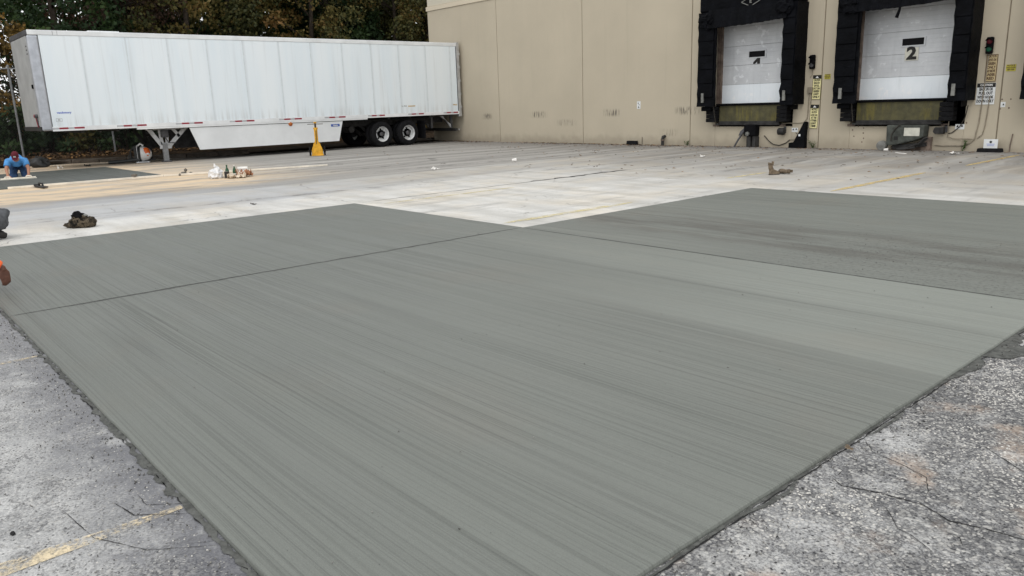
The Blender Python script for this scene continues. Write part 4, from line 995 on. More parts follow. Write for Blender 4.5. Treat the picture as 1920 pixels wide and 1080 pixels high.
# landing gear
for sx, s in ((TX - .42, 1), (TX - TW + .42, -1)):
    g = G(to)
    for a, b, w in (((8.06, TB - .04), (8.46, .48), .13), ((9.28, TB - .04), (8.64, .48), .13), ((8.40, TB - .05), (8.46, .48), .10), ((8.64, TB - .05), (8.60, .48), .10), ((8.82, TB - .04), (9.04, .80), .10)):
        g.bar((sx, a[0], a[1]), (sx, b[0], b[1]), w, .035, up=(1, 0, 0))
    g.box(sx - .02, sx + .02, 7.98, 9.34, TB - .10, TB - .03); g.box(sx - .025, sx + .025, 8.38, 8.70, .44, .56)
    g.box(sx - .015, sx + .015, 8.36, 8.74, .42, .62); lg = g.build('landing_gear', 'gear_grey' if s > 0 else 'grime_and_shade', tr, bevel=.004)  # far gear gets a dark colour that paints in its shade
    g = G(to); g.box(sx - .06, sx + .06, 8.44, 8.60, .02, .60); g.build('leg', 'leg_grey' if s > 0 else 'grime_and_shade', lg, bevel=.006)  # far leg likewise darkened in colour for shade
    g = G(to); g.box(sx - .12, sx + .12, 8.38, 8.66, -.02, .03); g.build('foot', 'steel_and_shade', lg, bevel=.006)
    g = G(to); g.box(sx + s * .03, sx + s * .10, 8.42, 8.66, .80, 1.04); g.tube([(sx + s * .10, 8.52, .84), (sx + s * .13, 8.62, .62), (sx + s * .13, 8.85, .60)], .018, 6); g.build('gearbox', 'steel_and_shade', lg)
g = G(to); g.tube([(TX - TW + .42, 8.52, .86), (TX - .42, 8.52, .86)], .03, 8); g.build('cross_shaft', 'grime_and_shade', tr, smooth=True)
# side skirts
for sx in (TX - .04, TX - TW + .02):
    g = G(to); g.prism([(9.27, TB - .07), (15.10, TB - .07), (14.88, .33), (9.54, .33)], 'X', sx, sx + .02); sk = g.build('side_skirt', 'skirt' if sx > TX - 1 else 'steel_and_shade', tr, bevel=.004)  # far skirt is white too; its dark colour is painted shade
    if sx > TX - 1:
        g = G(to); g.box(sx + .021, sx + .026, 14.58, 14.95, .885, .975); g.build('badge', 'blue', sk, bevel=.002)
        text_part('ridgeline', .062, 'ink_white', sk, Matrix.Translation((sx + .028 - to[0], 14.765 - to[1], .93 - to[2])) @ SIDE, 'lettering', .002)
g = G(to); g.lathe([(.0, .035), (.05, .03), (.085, .0)], (TX - .01, 12.93, 1.06), 'X', 14); g.build('marker_lamp', 'orange_light', tr, smooth=True)
# wheels: dual tyres on two axles
def wheel(y, s):
    xo = TX - .03 if s > 0 else TX - TW + .03
    d = -s
    prof_t = [(.30, 0.0), (.36, .005), (.43, -.005), (.485, .02), (.505, .055), (.505, .20), (.485, .235), (.43, .26), (.30, .25)]
    def T(prof, x): return [(r, (x + d * h) - xo) for r, h in prof]
    wheel_o = G(to); wheel_o.lathe(T([(.10, .10), (.16, .10)], xo), (xo, y, .50), 'X', 12)
    # hub carrier is the wheel's own mesh
    wheel_o.lathe(T([(.0, .03), (.06, .03), (.085, .05), (.09, .12), (.14, .14), (.15, .20)], xo), (xo, y, .49), 'X', 16)
    w = wheel_o.build('wheel', 'steel_and_shade', tr, smooth=True)
    g = G(to); g.lathe(T(prof_t, xo), (xo, y, .49), 'X', 40, False); g.build('tyre', 'rubber', w, smooth=True)
    g = G(to); g.lathe(T([(r, h + .33) for r, h in prof_t], xo), (xo, y, .49), 'X', 32, False); g.build('tyre', 'rubber', w, smooth=True)
    g = G(to); g.lathe(T([(.305, .004), (.295, .0), (.285, .02), (.275, .06), (.265, .15), (.225, .175), (.15, .175)], xo), (xo, y, .49), 'X', 40, False); g.build('rim', 'rim', w, smooth=True)
    for k in range(5):
        a = 2 * pi * k / 5 + .3; cy, cz = y + .195 * cos(a), .49 + .195 * sin(a)
        g = G(to); g.lathe(T([(.0, .165), (.038, .165)], xo), (xo, cy, cz), 'X', 10); g.build('hand_hole', 'black', w)
    g = G(to)
    for k in range(10):
        a = 2 * pi * k / 10; g.lathe(T([(.0, .135), (.016, .135), (.016, .178)], xo), (xo, y + .125 * cos(a), .49 + .125 * sin(a)), 'X', 6)
    g.build('wheel_nuts', 'steel_and_shade', w)
for y in (16.86, 18.12):
    wheel(y, 1); wheel(y, -1)
    g = G(to); g.tube([(TX - TW + .4, y, .49), (TX - .4, y, .49)], .065, 10); g.build('axle', 'grime_and_shade', tr, smooth=True)
    for sx in (TX - .93, TX - 1.69):
        g = G(to); g.prism([(y - .55, .82), (y - .42, .82), (y + .1, .42), (y - .08, .40)], 'X', sx, sx + .08); g.lathe([(.13, 0), (.14, .06), (.12, .12), (.14, .2), (.13, .28)], (sx + .04, y + .28, .56), 'Z', 12); g.build('suspension_arm', 'grime_and_shade', tr)
for sx in (TX - .66, TX - TW + .06):
    g = G(to); g.box(sx, sx + .6, 18.98, 18.995, .22, .95); g.build('mud_flap', 'rubber', tr)
# underride guard
g = G(to); g.box(TX - TW + .12, TX - .12, 20.62, 20.74, .44, .56); ug = g.build('underride_guard', 'grime_and_shade', tr, bevel=.008)
for sx in (TX - .5, TX - TW + .42):
    g = G(to); g.box(sx, sx + .08, 20.60, 20.70, .56, TB - .03); g.build('upright', 'steel_and_shade', ug)
    g = G(to); g.prism([(20.05, TB - .05), (20.20, TB - .05), (20.60, .58), (20.60, .74)], 'X', sx + .01, sx + .07); g.build('brace', 'gear_grey', ug)
    g = G(to); g.box(sx, sx + .08, 19.55, 19.64, .60, TB - .03); g.build('brace', 'steel_and_shade', ug)
g = G(to); g.tube([(TX - .35, 20.78, .50), (TX - .12, 20.78, .50), (TX - .08, 20.80, .50)], [.015, .015, .05], 8); g.build('guard_lamp', 'silver', ug)

# ================================================================== TRAILER STAND
JX, JY = -24.67, 12.66
t = thing('trailer_stand', 'orange yellow wheeled trailer stand with screw column and wide flared base', 'trailer stand', (JX, JY, -.02), radians(62)); o3 = (0, 0, 0)
# built facing +Y-local front = -Y; width along X
g = G(); g.prism([(-.185, .04), (.185, .04), (.185, .17), (.17, .25), (.062, .50), (-.062, .50), (-.17, .25), (-.185, .17)], 'Y', -.012, .012); body = g.build('front_plate', 'jack_yellow', t, bevel=.004)
g = G()
for s in (-1, 1): g.bar((s * .09, .014, .40), (s * .17, .28, .08), .012, .10)
g.build('side_brace', 'jack_yellow', t)
g = G(); g.box(-.20, .20, -.05, .30, 0, .045); g.build('base_plate', 'jack_yellow', t, bevel=.006)
g = G(); g.tube([(0, .06, .10), (0, .06, .93)], .06, 14); g.box(-.022, .022, -.02, .02, .10, .90); g.build('column', 'jack_yellow', t, smooth=True)
g = G(); g.tube([(0, .06, .90), (0, .06, .955)], .078, 14); g.build('collar', 'jack_yellow', t, smooth=True)
g = G(); g.tube([(0, .06, .95), (0, .06, 1.10)], .034, 10); g.build('screw', 'rust', t, smooth=True)
g = G(); g.tube([(0, .06, 1.10), (0, .06, 1.15)], [.045, .06], 12); g.build('cap', 'jack_yellow', t)
g = G(); g.tube([(-.26, .06, 1.075), (.26, .06, 1.07)], .010, 6); g.build('turning_bar', 'rust', t)
g = G(); g.bar((.01, -.03, .86), (-.015, -.03, .40), .022, .03); g.build('crank_arm', 'rust', t)
for s in (-1, 1):
    g = G(); g.lathe([(.0, -.028), (.05, -.03), (.135, -.028), (.15, -.016), (.15, .016), (.135, .028), (.05, .03), (.0, .028)], (s * .245, .05, .155), 'X', 22); w = g.build('wheel', 'rubber', t, smooth=True)
    g = G(); g.lathe([(.0, -.036), (.045, -.036), (.05, .036), (.0, .036)], (s * .245, .05, .155), 'X', 12); g.build('hub', 'rust', w)

# ================================================================== BACKPACK BLOWER
bx, by = -28.15, 7.95
t = thing('leaf_blower', 'white and orange backpack leaf blower lying under the front of the trailer', 'leaf blower', (bx, by, -.02), radians(-22))
# local: +X faces the yard, the harness frame on the -Y side, the engine bulging towards +Y
g = G(); g.lathe([(.0, .30), (.09, .285), (.17, .225), (.225, .13), (.25, .03), (.25, -.03), (.22, -.05), (.0, -.05)], (0, 0, .29), 'Y', 32); g.build('fan_housing', 'blower_white', t, smooth=True)
g = G(); g.blob((.10, .13, .34), (.13, .13, .17), 3, .10, 1.5, 3); g.build('engine_cover', 'blower_orange', t, smooth=True)
g = G(); g.blob((.17, .17, .29), (.07, .08, .05), 5, .08, 1.5, 2); g.build('label_patch', 'blower_white', t, smooth=True)
g = G(); g.lathe([(.22, -.10), (.262, -.10), (.262, -.052), (.22, -.052)], (0, 0, .29), 'Y', 32); g.build('rubber_ring', 'plastic_dark', t, smooth=True)
g = G(); g.box(-.20, .20, -.15, -.12, .0, .57); g.box(-.22, .24, -.2, .22, .0, .04); g.build('back_frame', 'alu', t, bevel=.03)
g = G(); g.box(-.19, .19, -.24, -.152, .05, .58); g.build('back_pad', 'plastic_dark', t, bevel=.04)
g = G(); g.tube([(.0, -.13, .55), (.02, -.03, .63), (.02, .06, .56)], .03, 8); g.build('handle', 'blower_white', t, smooth=True)
g = G(); g.tube([(.16, -.08, .10), (.17, -.26, .11), (.16, -.42, .09), (.12, -1.05, .06)], [.06, .062, .05, .06], 14); g.build('blower_tube', 'plastic_dark', t, smooth=True)
for s in (0, 1):
    g = G(); g.tube([(-.1 + .2 * s, -.22, .54), (-.1 + .2 * s, -.36, .38), (-.1 + .2 * s, -.36, .18), (-.1 + .2 * s, -.24, .08)], .022, 6); g.build('shoulder_strap', 'plastic_dark', t, smooth=True)
g = G(); g.tube([(.16, -.40, .14), (.15, -.42, .24), (.15, -.38, .28)], .022, 6); g.build('throttle_grip', 'plastic_dark', t)

# ================================================================== LITTER AND TOOLS
bx, by = -18.87, 6.93
t = thing('plastic_bag', 'knotted white plastic carrier bag standing beside the pile of wrappers', 'plastic bag', (bx, by, -.02), radians(20))
g = G(); g.blob((0, 0, .10), (.15, .17, .145), 4, .32, 1.7, 4, flat=0.0); g.build('bag_body', 'bag_white', t, smooth=True)
g = G(); g.tube([(0, .01, .20), (.0, .03, .25), (.01, .00, .29), (.0, -.01, .36)], [.07, .02, .035, .008], 8); g.tube([(0, .03, .25), (-.02, .09, .27), (-.02, .13, .265)], [.02, .03, .008], 7); g.build('knotted_handle', 'bag_white', t, smooth=True)
t = thing('tin_can', 'small dull tin standing between the plastic bag and the wrappers', 'can', (-18.68, 7.13, -.02)); g = G(); g.lathe([(.0, 0), (.052, 0), (.055, .01), (.055, .15), (.05, .155), (.0, .15)], (0, 0, 0), 'Z', 14); g.build('can_body', 'grime_and_shade', t, smooth=True); g = G(); g.lathe([(.05, .156), (.054, .162), (.0, .162)], (0, 0, 0), 'Z', 14); g.build('can_lid', 'tin', t)
t = thing('food_wrapper', 'crumpled pale food wrapper opened out in front of the bottles', 'wrapper', (-18.45, 7.28, -.02), radians(62))
def crumple(w, d, h, seed, n=12):
    g = G(); r = random.Random(seed); vs = []
    for j in range(n + 1):
        for i in range(n + 1):
            x = w * (i / n - .5); y = d * (j / n - .5); e = min(i, n - i, j, n - j) / (n / 2)
            z = .006 + h * (.25 + .75 * (1 - e)) * abs(mnoise.noise(Vector((x * 14 + seed, y * 14, seed * .7)))) * 1.9 + r.uniform(0, h * .12)
            vs.append((x + r.uniform(-.01, .01), y + r.uniform(-.01, .01), z))
    g._add(vs, [(j * (n + 1) + i, j * (n + 1) + i + 1, (j + 1) * (n + 1) + i + 1, (j + 1) * (n + 1) + i) for j in range(n) for i in range(n)])
    return g
o = crumple(.42, .30, .13, 3).build('paper', 'paper_tan', t); o.modifiers.new('t', 'SOLIDIFY').thickness = .003
t = thing('food_wrapper', 'brown and white torn wrapper at the right end of the litter pile', 'wrapper', (-18.62, 7.55, -.02), radians(40))
o = crumple(.34, .26, .16, 9).build('paper', 'paper_brown', t); o.modifiers.new('t', 'SOLIDIFY').thickness = .003
t = thing('paper_box', 'open white paper clamshell lying on top of the brown wrapper', 'food box', (-18.78, 7.56, .08), radians(30)); t.rotation_euler = (radians(22), 0, radians(60))
g = G(); g.box(-.12, .12, -.08, .08, 0, .012); g.box(-.12, .12, .075, .09, .0, .07); g.build('tray', 'paper_white', t, bevel=.004); g = G(); g.prism([(.082, .01), (.16, .07), (.155, .08), (.078, .02)], 'X', -.12, .12); g.build('lid', 'paper_white', t)
for i, (x, y, lab) in enumerate(((-18.92, 7.24, 'dark green glass bottle, left of the pair behind the wrappers'), (-18.86, 7.40, 'paler green bottle with white cap, right of the pair behind the wrappers'))):
    t = thing('glass_bottle', lab, 'bottle', (x, y, -.02), 0, 'green bottles in the litter pile')
    k = 1 if i == 0 else .95
    g = G(); g.lathe([(.0, 0), (.042, 0), (.045, .01), (.045, .15 * k), (.038, .19 * k), (.018, .235 * k), (.016, .285 * k), (.0, .285 * k)], (0, 0, 0), 'Z', 16); g.build('glass', 'bottle', t, smooth=True)
    g = G(); g.lathe([(.019, .27 * k), (.02, .30 * k), (.0, .303 * k)], (0, 0, 0), 'Z', 12); g.build('cap', 'paper_white' if i else 'bottle', t)
    if i: g = G(); g.lathe([(.0458, .05), (.0458, .09)], (0, 0, 0), 'Z', 16); g.build('paper_band', 'paper_white', t)

# pale timber straightedge along the near edge of the far pour
t = thing('timber_board', 'long thin pale timber form board laid along the far wet concrete', 'board', (-20.4, 6.8, -.02))
g = G((-20.4, 6.8, -.02)); g.bar((-20.86, 2.9, .012), (-20.80, 6.3, .012), .04, .05); g.build('board', 'wood_pale', t, bevel=.004); g = G((-20.4, 6.8, -.02)); g.bar((-20.80, 6.31, .01), (-19.75, 10.4, .01), .035, .045); g.build('board', 'wood_pale', t, bevel=.004)
def tool(name, label, cat, x, y, rz, z=-.02): return thing(name, label, cat, (x, y, z), rz)
t = tool('hand_float', 'dark hand float lying on the edge of the sandy strip', 'float', -20.45, 3.5, radians(5), .0)
g = G(); g.box(-.34, .30, -.06, .06, 0.0, .03); g.build('blade', 'grime_and_shade', t, bevel=.012); g = G(); g.tube([(-.16, 0, .03), (-.14, 0, .085), (.10, 0, .085), (.12, 0, .03)], .022, 8); g.build('handle', 'grime_and_shade', t, smooth=True); g = G(); g.prism([(-.5, -.03), (-.34, -.06), (-.34, .06), (-.46, .05)], 'Z', .01, .05); g.build('rag', 'grime_and_shade', t)
for i, (x, y, s, lab) in enumerate(((-20.82, 6.82, (.07, .09, .05), 'brown lump of mortar with crumbs past the corner of the wet concrete'), (-20.82, 5.62, (.06, .07, .05), 'grey fist sized stone resting on the pale form board'))):
    t = thing('mortar_lump' if i == 0 else 'stone', lab, 'stone', (x, y, -.02 if i == 0 else .034))
    g = G(); g.blob((0, 0, s[2] * .7), s, 6 + i, .35, 1.6, 2, flat=0); g.build('lump', 'stone', t)
    if i == 0:
        for q, (dx, dy, r) in enumerate(((.12, -.14, .04), (.04, .17, .05), (.0, .06, .05))): g = G(); g.blob((dx, dy, r * .6 + (.09 if q == 2 else 0)), (r, r, r), q, .3, 1.5, 1); g.build('crumb', 'stone', t)
t = tool('tool_bag', 'squashed black bag on the ground behind the kneeling man', 'bag', -29.55, 5.1, radians(70), -.02)
g = G(); g.blob((0, 0, .14), (.30, .18, .18), 12, .3, 1.6, 3, flat=0); g.build('bag_body', 'plastic_dark', t, smooth=True); g = G(); g.tube([(-.12, 0, .26), (-.05, .02, .36), (.08, .02, .35), (.14, 0, .24)], .018, 6); g.build('carry_strap', 'plastic_dark', t)
for i, (x, y, s, lab) in enumerate(((-29.3, 5.62, (.34, .12, .05), 'flattened white paper scrap on the pale strip left of the blower'), (-27.75, 5.35, (.14, .10, .09), 'crumpled white paper ball at far edge of the wet concrete'))):
    t = thing('paper_scrap', lab, 'paper', (x, y, -.02), radians(70)); o = crumple(s[0], s[1], s[2], 20 + i, 8).build('paper', 'paper_white', t)
t = thing('cloth_rag', 'small dark rag on the pale strip behind wet concrete', 'rag', (-28.1, 6.22, -.02)); o = crumple(.24, .16, .07, 31, 8).build('cloth', 'grime_and_shade', t)
t = thing('plastic_strip', 'white plastic strip lying on the ground before the second dock', 'scrap', (-8.05, 19.75, -.004), radians(-40)); g = G(); g.box(-.22, .22, -.03, .03, 0, .018); g.build('strip', 'paper_white', t, bevel=.003)
t = thing('foam_cup', 'white crushed cup near wall foot below the dock machine roller', 'cup', (-8.75, 20.42, -.004)); g = G(); g.tube([(0, 0, .035), (.10, .02, .04)], [.03, .042], 10); g.build('cup_body', 'paper_white', t, smooth=True)
t = thing('foam_cup', 'white crushed cup alone on the grey yard in front of the blank wall', 'cup', (-15.42, 13.56, -.003), radians(40)); g = G(); g.tube([(-.05, 0, .05), (.07, .02, .055)], [.04, .055], 10); g.build('cup_body', 'paper_white', t, smooth=True)
for i, (x, y, lab) in enumerate(((-15.5, 11.05, 'tiny pale paper scrap on the border of the grey yard'), (-6.9, 19.9, 'pale flat paper scrap on the ground under the second dock conduits'), (-11.9, 17.0, 'pale flat paper scrap in front of the first dock'), (-12.6, 5.2, 'dark crumpled leaf scrap on the pale strip beyond the camouflage jacket'))):
    t = thing('paper_scrap' if i < 3 else 'leaf_scrap', lab, 'paper' if i < 3 else 'leaf', (x, y, -.003), i * 1.1); o = crumple(.20 if i < 3 else .11, .12 if i < 3 else .07, .05 if i < 3 else .025, 40 + i, 6).build('paper', 'paper_white' if i < 3 else 'litter', t)

# work boots
def boot(name, label, loc, lie, rz):
    t = thing(name, label, 'boot', loc, rz)
    # local: heel at -X, toe +X, shaft up
    g = G(); n = 14; rings = []
    for (cx, z, rx, ry) in ((.06, .02, .155, .055), (.06, .05, .155, .056), (.045, .085, .135, .052), (.0, .12, .085, .048), (-.035, .15, .062, .047), (-.045, .21, .058, .05), (-.05, .255, .064, .055), (-.05, .275, .066, .056)):
        rings.append([(cx + rx * cos(2 * pi * k / n) * (1.0 if cos(2 * pi * k / n) > 0 else .92), ry * sin(2 * pi * k / n), z + (.02 * (1 - cos(2 * pi * k / n)) if z > .24 else 0)) for k in range(n)])
    vs = [v for r_ in rings for v in r_]; fs = [(i * n + k, i * n + (k + 1) % n, (i + 1) * n + (k + 1) % n, (i + 1) * n + k) for i in range(len(rings) - 1) for k in range(n)]
    g._add(vs, fs); o = g.build('upper', 'boot', t, smooth=True)
    g = G(); g.lathe([(.0, .235), (.05, .24), (.058, .262)], (-.05, 0, 0), 'Z', 12); g.build('lining', 'boot_dark', t)
    g = G(); pl = [(.06 + .16 * cos(2 * pi * k / 20) * (1 if cos(2 * pi * k / 20) > 0 else .94), .058 * sin(2 * pi * k / 20)) for k in range(20)]; g.prism(pl, 'Z', 0, .026); g.build('sole', 'sole', t, bevel=.004)
    g = G(); g.prism([(-.012, .235), (.02, .24), (.035, .33), (.0, .335)], 'Y', -.035, .035); g.build('tongue', 'boot', t, bevel=.01)
    g = G()
    for q in range(4): g.bar((.045 - .022 * q, -.04, .125 + .03 * q), (.06 - .022 * q, .04, .13 + .03 * q), .008)
    g.build('laces', 'boot_dark', t)
    t.scale = (.78, .78, .78)
    if lie: t.rotation_euler = (radians(88), 0, rz)
    return t
boot('work_boot', 'dusty tan work boot standing upright on pale concrete', (-7.93, 13.62, -.004), False, radians(62))
boot('work_boot', 'dusty tan work boot lying on its side with dark opening showing', (-7.93, 13.90, .045), True, radians(96))

# camouflage jacket in a heap
t = thing('camouflage_jacket', 'folded camouflage jacket in a heap on pale concrete near the fresh slab', 'jacket', (-12.22, 2.50, -.004), radians(50)); t.scale = (.80, .80, .88)

g = G(); g.blob((0, 0, .07), (.205, .15, .10), 50, .22, 2.2, 4, flat=0); g.build('cloth_body', 'camo', t, smooth=True)
for i, (y, z, w, r, b) in enumerate(((-.10, .055, .21, .05, .05), (-.075, .115, .19, .042, .06), (-.02, .155, .15, .045, .04), (.08, .12, .18, .05, .05), (.12, .05, .19, .05, .04))):
    n = 12; pts = []
    for k in range(n + 1):
        a = -1 + 2 * k / n; pts.append((w * a, y + b * (a * a) * (1 if y < 0 else -1) + .015 * sin(5 * a + i), z - .025 * a * a + .012 * sin(7 * a + 2 * i)))
    g = G(); g.tube(pts, [r * (.55 + .45 * sqrt(max(0, 1 - (abs(-1 + 2 * k / n)) ** 3))) * (1 + .16 * sin(k * 2.1 + i)) for k in range(n + 1)], 10); g.build('cloth_fold', 'camo', t, smooth=True)
g = G(); g.blob((.17, .0, .08), (.085, .14, .085), 55, .22, 2.0, 3, flat=0); g.build('rolled_sleeve', 'camo', t, smooth=True)
g = G(); g.blob((-.20, -.02, .045), (.09, .07, .04), 57, .3, 2.0, 3, flat=0); g.build('cuff', 'camo', t, smooth=True)
t = thing('work_glove', 'black cloth glove lying on top of camouflage jacket', 'glove', (-12.22, 2.49, .15), radians(40)); g = G(); g.blob((-.01, 0, .01), (.10, .06, .05), 61, .35, 1.8, 3); g.blob((-.03, 0, .045), (.05, .04, .035), 62, .3, 1.8, 2); g.build('palm', 'black', t, smooth=True); g = G(); g.blob((.07, .01, .015), (.06, .03, .022), 63, .3, 1.8, 2); g.build('cuff', 'tin', t, smooth=True)

# ================================================================== PEOPLE
def remesh_build(g, name, mat, parent, voxel=.009, smooth=4, fold=0., ffreq=9., seed=0):
    me = g.mesh('t'); o = bpy.data.objects.new('t', me); COL.objects.link(o)
    md = o.modifiers.new('r', 'REMESH'); md.mode = 'VOXEL'; md.voxel_size = voxel
    ms = o.modifiers.new('s', 'SMOOTH'); ms.iterations = smooth; ms.factor = .5
    dg = bpy.context.evaluated_depsgraph_get(); m2 = bpy.data.meshes.new_from_object(o.evaluated_get(dg))
    bpy.data.objects.remove(o); bpy.data.meshes.remove(me)
    if fold:
        for v in m2.vertices:
            p = v.co; q = Vector((p.x * ffreq + seed, p.y * ffreq, p.z * ffreq * .7))
            v.co = p + v.normal * fold * (mnoise.noise(q) + .5 * mnoise.noise(q * 2.3))
    for p in m2.polygons: p.use_smooth = True
    m2.name = name; m2.materials.clear(); m2.materials.append(MT[mat])
    r = bpy.data.objects.new(name, m2); COL.objects.link(r); r.parent = parent; return r

def hand(g, w, d, pn, thumb_side, curl=.5):
    """palm and five bent fingers; w wrist, d direction of the hand, pn palm normal"""
    w = Vector(w); d = Vector(d).normalized(); pn = Vector(pn); pn = (pn - d * pn.dot(d)).normalized(); s = d.cross(pn) * thumb_side
    g.tube([w - d * .02, w + d * .02], [.029, .031], 10)
    for k in range(4):
        o = s * (.030 - .020 * k)
        g.tube([w, w + d * .045 + o, w + d * .092 + o], [.022, .018, .0135], 8)
        L = (.072, .080, .074, .058)[k]; p = w + d * .090 + o; q = p + (d + pn * .25 * curl).normalized() * L * .45
        r = q + (d + pn * 1.0 * curl).normalized() * L * .32; e = r + (d + pn * 2.0 * curl).normalized() * L * .25
        g.tube([p, q, r, e], [.0115, .0105, .0095, .008], 8)
    p = w + d * .022 + s * .026; q = p + (d * .7 + s * .8).normalized() * .042; e = q + (d + s * .25 + pn * .4).normalized() * .045
    g.tube([p, q, e], [.016, .013, .010], 8)

def person(label, loc, rz, J, looks, skin, shirt, legs, sleeve, cap=None, long_sleeve=False):
    t = thing('person', label, 'person', loc, rz)
    V = {k: Vector(v) for k, v in J.items()}
    g = G()
    g.tube([V['pelvis'], V['belly'], V['chest'], V['neck']], [.13, .125, .14, .06], 14)
    g.tube([V['neck'], V['head'] - Vector(looks['f']) * .02], [.058, .055], 12)
    h = V['head']; f = Vector(looks['f']).normalized(); u = Vector(looks['u']); u = (u - f * u.dot(f)).normalized(); r = f.cross(u)
    hg = G(); hg.blob((0, 0, 0), (.075, .095, .115), 1, .03, 1.2, 3)
    M = Matrix((r, f, u)).transposed()
    g._add([h + M @ Vector(v) for v in hg.v], hg.f)
    g.tube([h + f * .085 + u * .015, h + f * .118 - u * .02, h + f * .09 - u * .03], [.010, .015, .012], 7)      # nose
    g.tube([h + f * .088 - r * .024 - u * .055, h + f * .098 - u * .055, h + f * .088 + r * .024 - u * .055], [.008, .010, .008], 6)   # mouth
    for s in (-1, 1):
        g.tube([h + r * s * .072 - u * .03, h + r * s * .088 - f * .01, h + r * s * .076 + u * .03], [.012, .016, .012], 7)     # ear
    for s, n in ((-1, 'l'), (1, 'r')):
        g.tube([V['chest'] + (V['sh' + n] - V['chest']) * .4, V['sh' + n], V['el' + n], V['wr' + n]], [.075, .068, .044, .029], 12)
        g.tube([V['pelvis'] + (V['hip' + n] - V['pelvis']) * .5, V['hip' + n], V['kn' + n], V['an' + n]], [.10, .098, .062, .042], 12)
        hand(g, V['wr' + n], V['hd' + n], V['pn' + n], -s, looks.get('curl', .4))
    remesh_build(g, 'body', skin, t, .0075, 3)
    for s in (-1, 1):
        e = G(); e.blob(h + f * .084 + r * s * .032 + u * .018, (.012, .012, .009), 1, 0, 1, 2); e.build('eye', 'eye', t, smooth=True)
    # clothes
    g = G(); g.tube([V['pelvis'] + (V['belly'] - V['pelvis']) * .1, V['belly'], V['chest'], V['neck'] + (V['chest'] - V['neck']) * .25], [.158, .155, .17, .085], 16)
    for n in 'lr':
        a, b, c = V['sh' + n], V['el' + n], V['wr' + n]
        pts = [V['chest'] + (a - V['chest']) * .35, a]; rr = [.10, .093]
        if long_sleeve: pts += [b, b + (c - b) * .93]; rr += [.066, .050]
        else: pts += [a + (b - a) * sleeve]; rr += [.080]
        g.tube(pts, rr, 14)
    remesh_build(g, 'shirt', shirt, t, .011, 4, .012, 10, 3)
    g = G(); g.tube([V['pelvis'] + (V['belly'] - V['pelvis']) * .35, V['pelvis'], V['pelvis'] - (V['belly'] - V['pelvis']).normalized() * .05], [.165, .205, .19], 16)
    for n in 'lr':
        g.tube([V['pelvis'] + (V['hip' + n] - V['pelvis']) * .4, V['hip' + n], V['kn' + n], V['an' + n]], [.13, .125, .088, .070], 14)
    remesh_build(g, 'trousers', legs, t, .011, 4, .014, 11, 8)
    for n in 'lr':
        a = V['an' + n]; d = (V['toe' + n] - a)
        g = G(); g.tube([a - d * .25, a, a + d * .6, a + d], [.05, .056, .05, .036], 12); remesh_build(g, 'shoe', 'shoe', t, .011, 3)
    # hair or cap
    hg = G(); hg.blob((0, -.012, .028), (.088, .104, .105), 2, .04, 1.2, 3); hg.v = [v if v[2] > -.0 - .3 * v[1] - .01 else (v[0] * .82, v[1] * .82 if v[1] > 0 else v[1] * .9, max(v[2], -.06)) for v in hg.v]
    g = G(); g._add([h + M @ Vector(v) for v in hg.v], hg.f)
    o = g.build('cap' if cap else 'hair', cap or 'hair', t, smooth=True)
    if cap:
        g = G(); pl = [(.075 * cos(pi * k / 10), .07 + .105 * sin(pi * k / 10)) for k in range(11)]
        vs = [h + M @ Vector((x, y, .062 - .25 * x * x * 8 - (y - .07) * .25 + dz)) for dz in (0, .006) for x, y in pl]; m = 11
        g._add(vs, [tuple(range(m)), tuple(range(2 * m - 1, m - 1, -1))] + [(i, (i + 1) % m, (i + 1) % m + m, i + m) for i in range(m)]); g.build('brim', cap, o)
        g = G(); g._add([h + M @ Vector(v) for v in ((-.03, .098, .075), (.03, .098, .075), (.028, .086, .115), (-.028, .086, .115))], [(0, 1, 2, 3)]); q = g.build('patch', 'paper_white', o); q.modifiers.new('t', 'SOLIDIFY').thickness = .004
    return t
person('person kneeling on the far wet concrete in blue tee shirt, jeans and maroon cap', (-24.45, 3.72, 0), radians(-12),
       dict(pelvis=(-.16, 0, .40), belly=(.0, 0, .46), chest=(.20, 0, .475), neck=(.33, 0, .53), head=(.42, .0, .60), shl=(.24, -.19, .455), shr=(.24, .19, .455),
            ell=(.36, -.25, .26), elr=(.36, .25, .26), wrl=(.47, -.235, .11), wrr=(.47, .235, .11), hdl=(.35, .05, -.6), hdr=(.35, -.05, -.6), pnl=(-1, 0, -.3), pnr=(-1, 0, -.3),
            hipl=(-.14, -.11, .36), hipr=(-.14, .11, .36), knl=(.06, -.13, .075), knr=(.06, .13, .075), anl=(-.36, -.12, .07), anr=(-.36, .12, .07), toel=(-.5, -.12, .03), toer=(-.5, .12, .03)),
       dict(f=(.62, -.05, -.78), u=(.78, 0, .62), curl=.7), 'skin', 'shirt_blue', 'jeans', .62, cap='cap')
t = thing('concrete_float', 'long pale float board under the hands of the kneeling man', 'float', (-23.92, 3.60, 0), radians(-8))
g = G(); g.box(-.055, .055, -.42, .42, 0, .022); g.build('blade', 'ivory', t, bevel=.004); g = G(); g.box(-.02, .02, -.40, .40, .022, .05); g.build('rib', 'wood_pale', t, bevel=.006)
for yy in (-.24, .24): g = G(); g.tube([(0, yy - .06, .05), (0, yy - .05, .075), (0, yy + .05, .075), (0, yy + .06, .05)], .016, 8); g.build('grip', 'wood_pale', t, smooth=True)
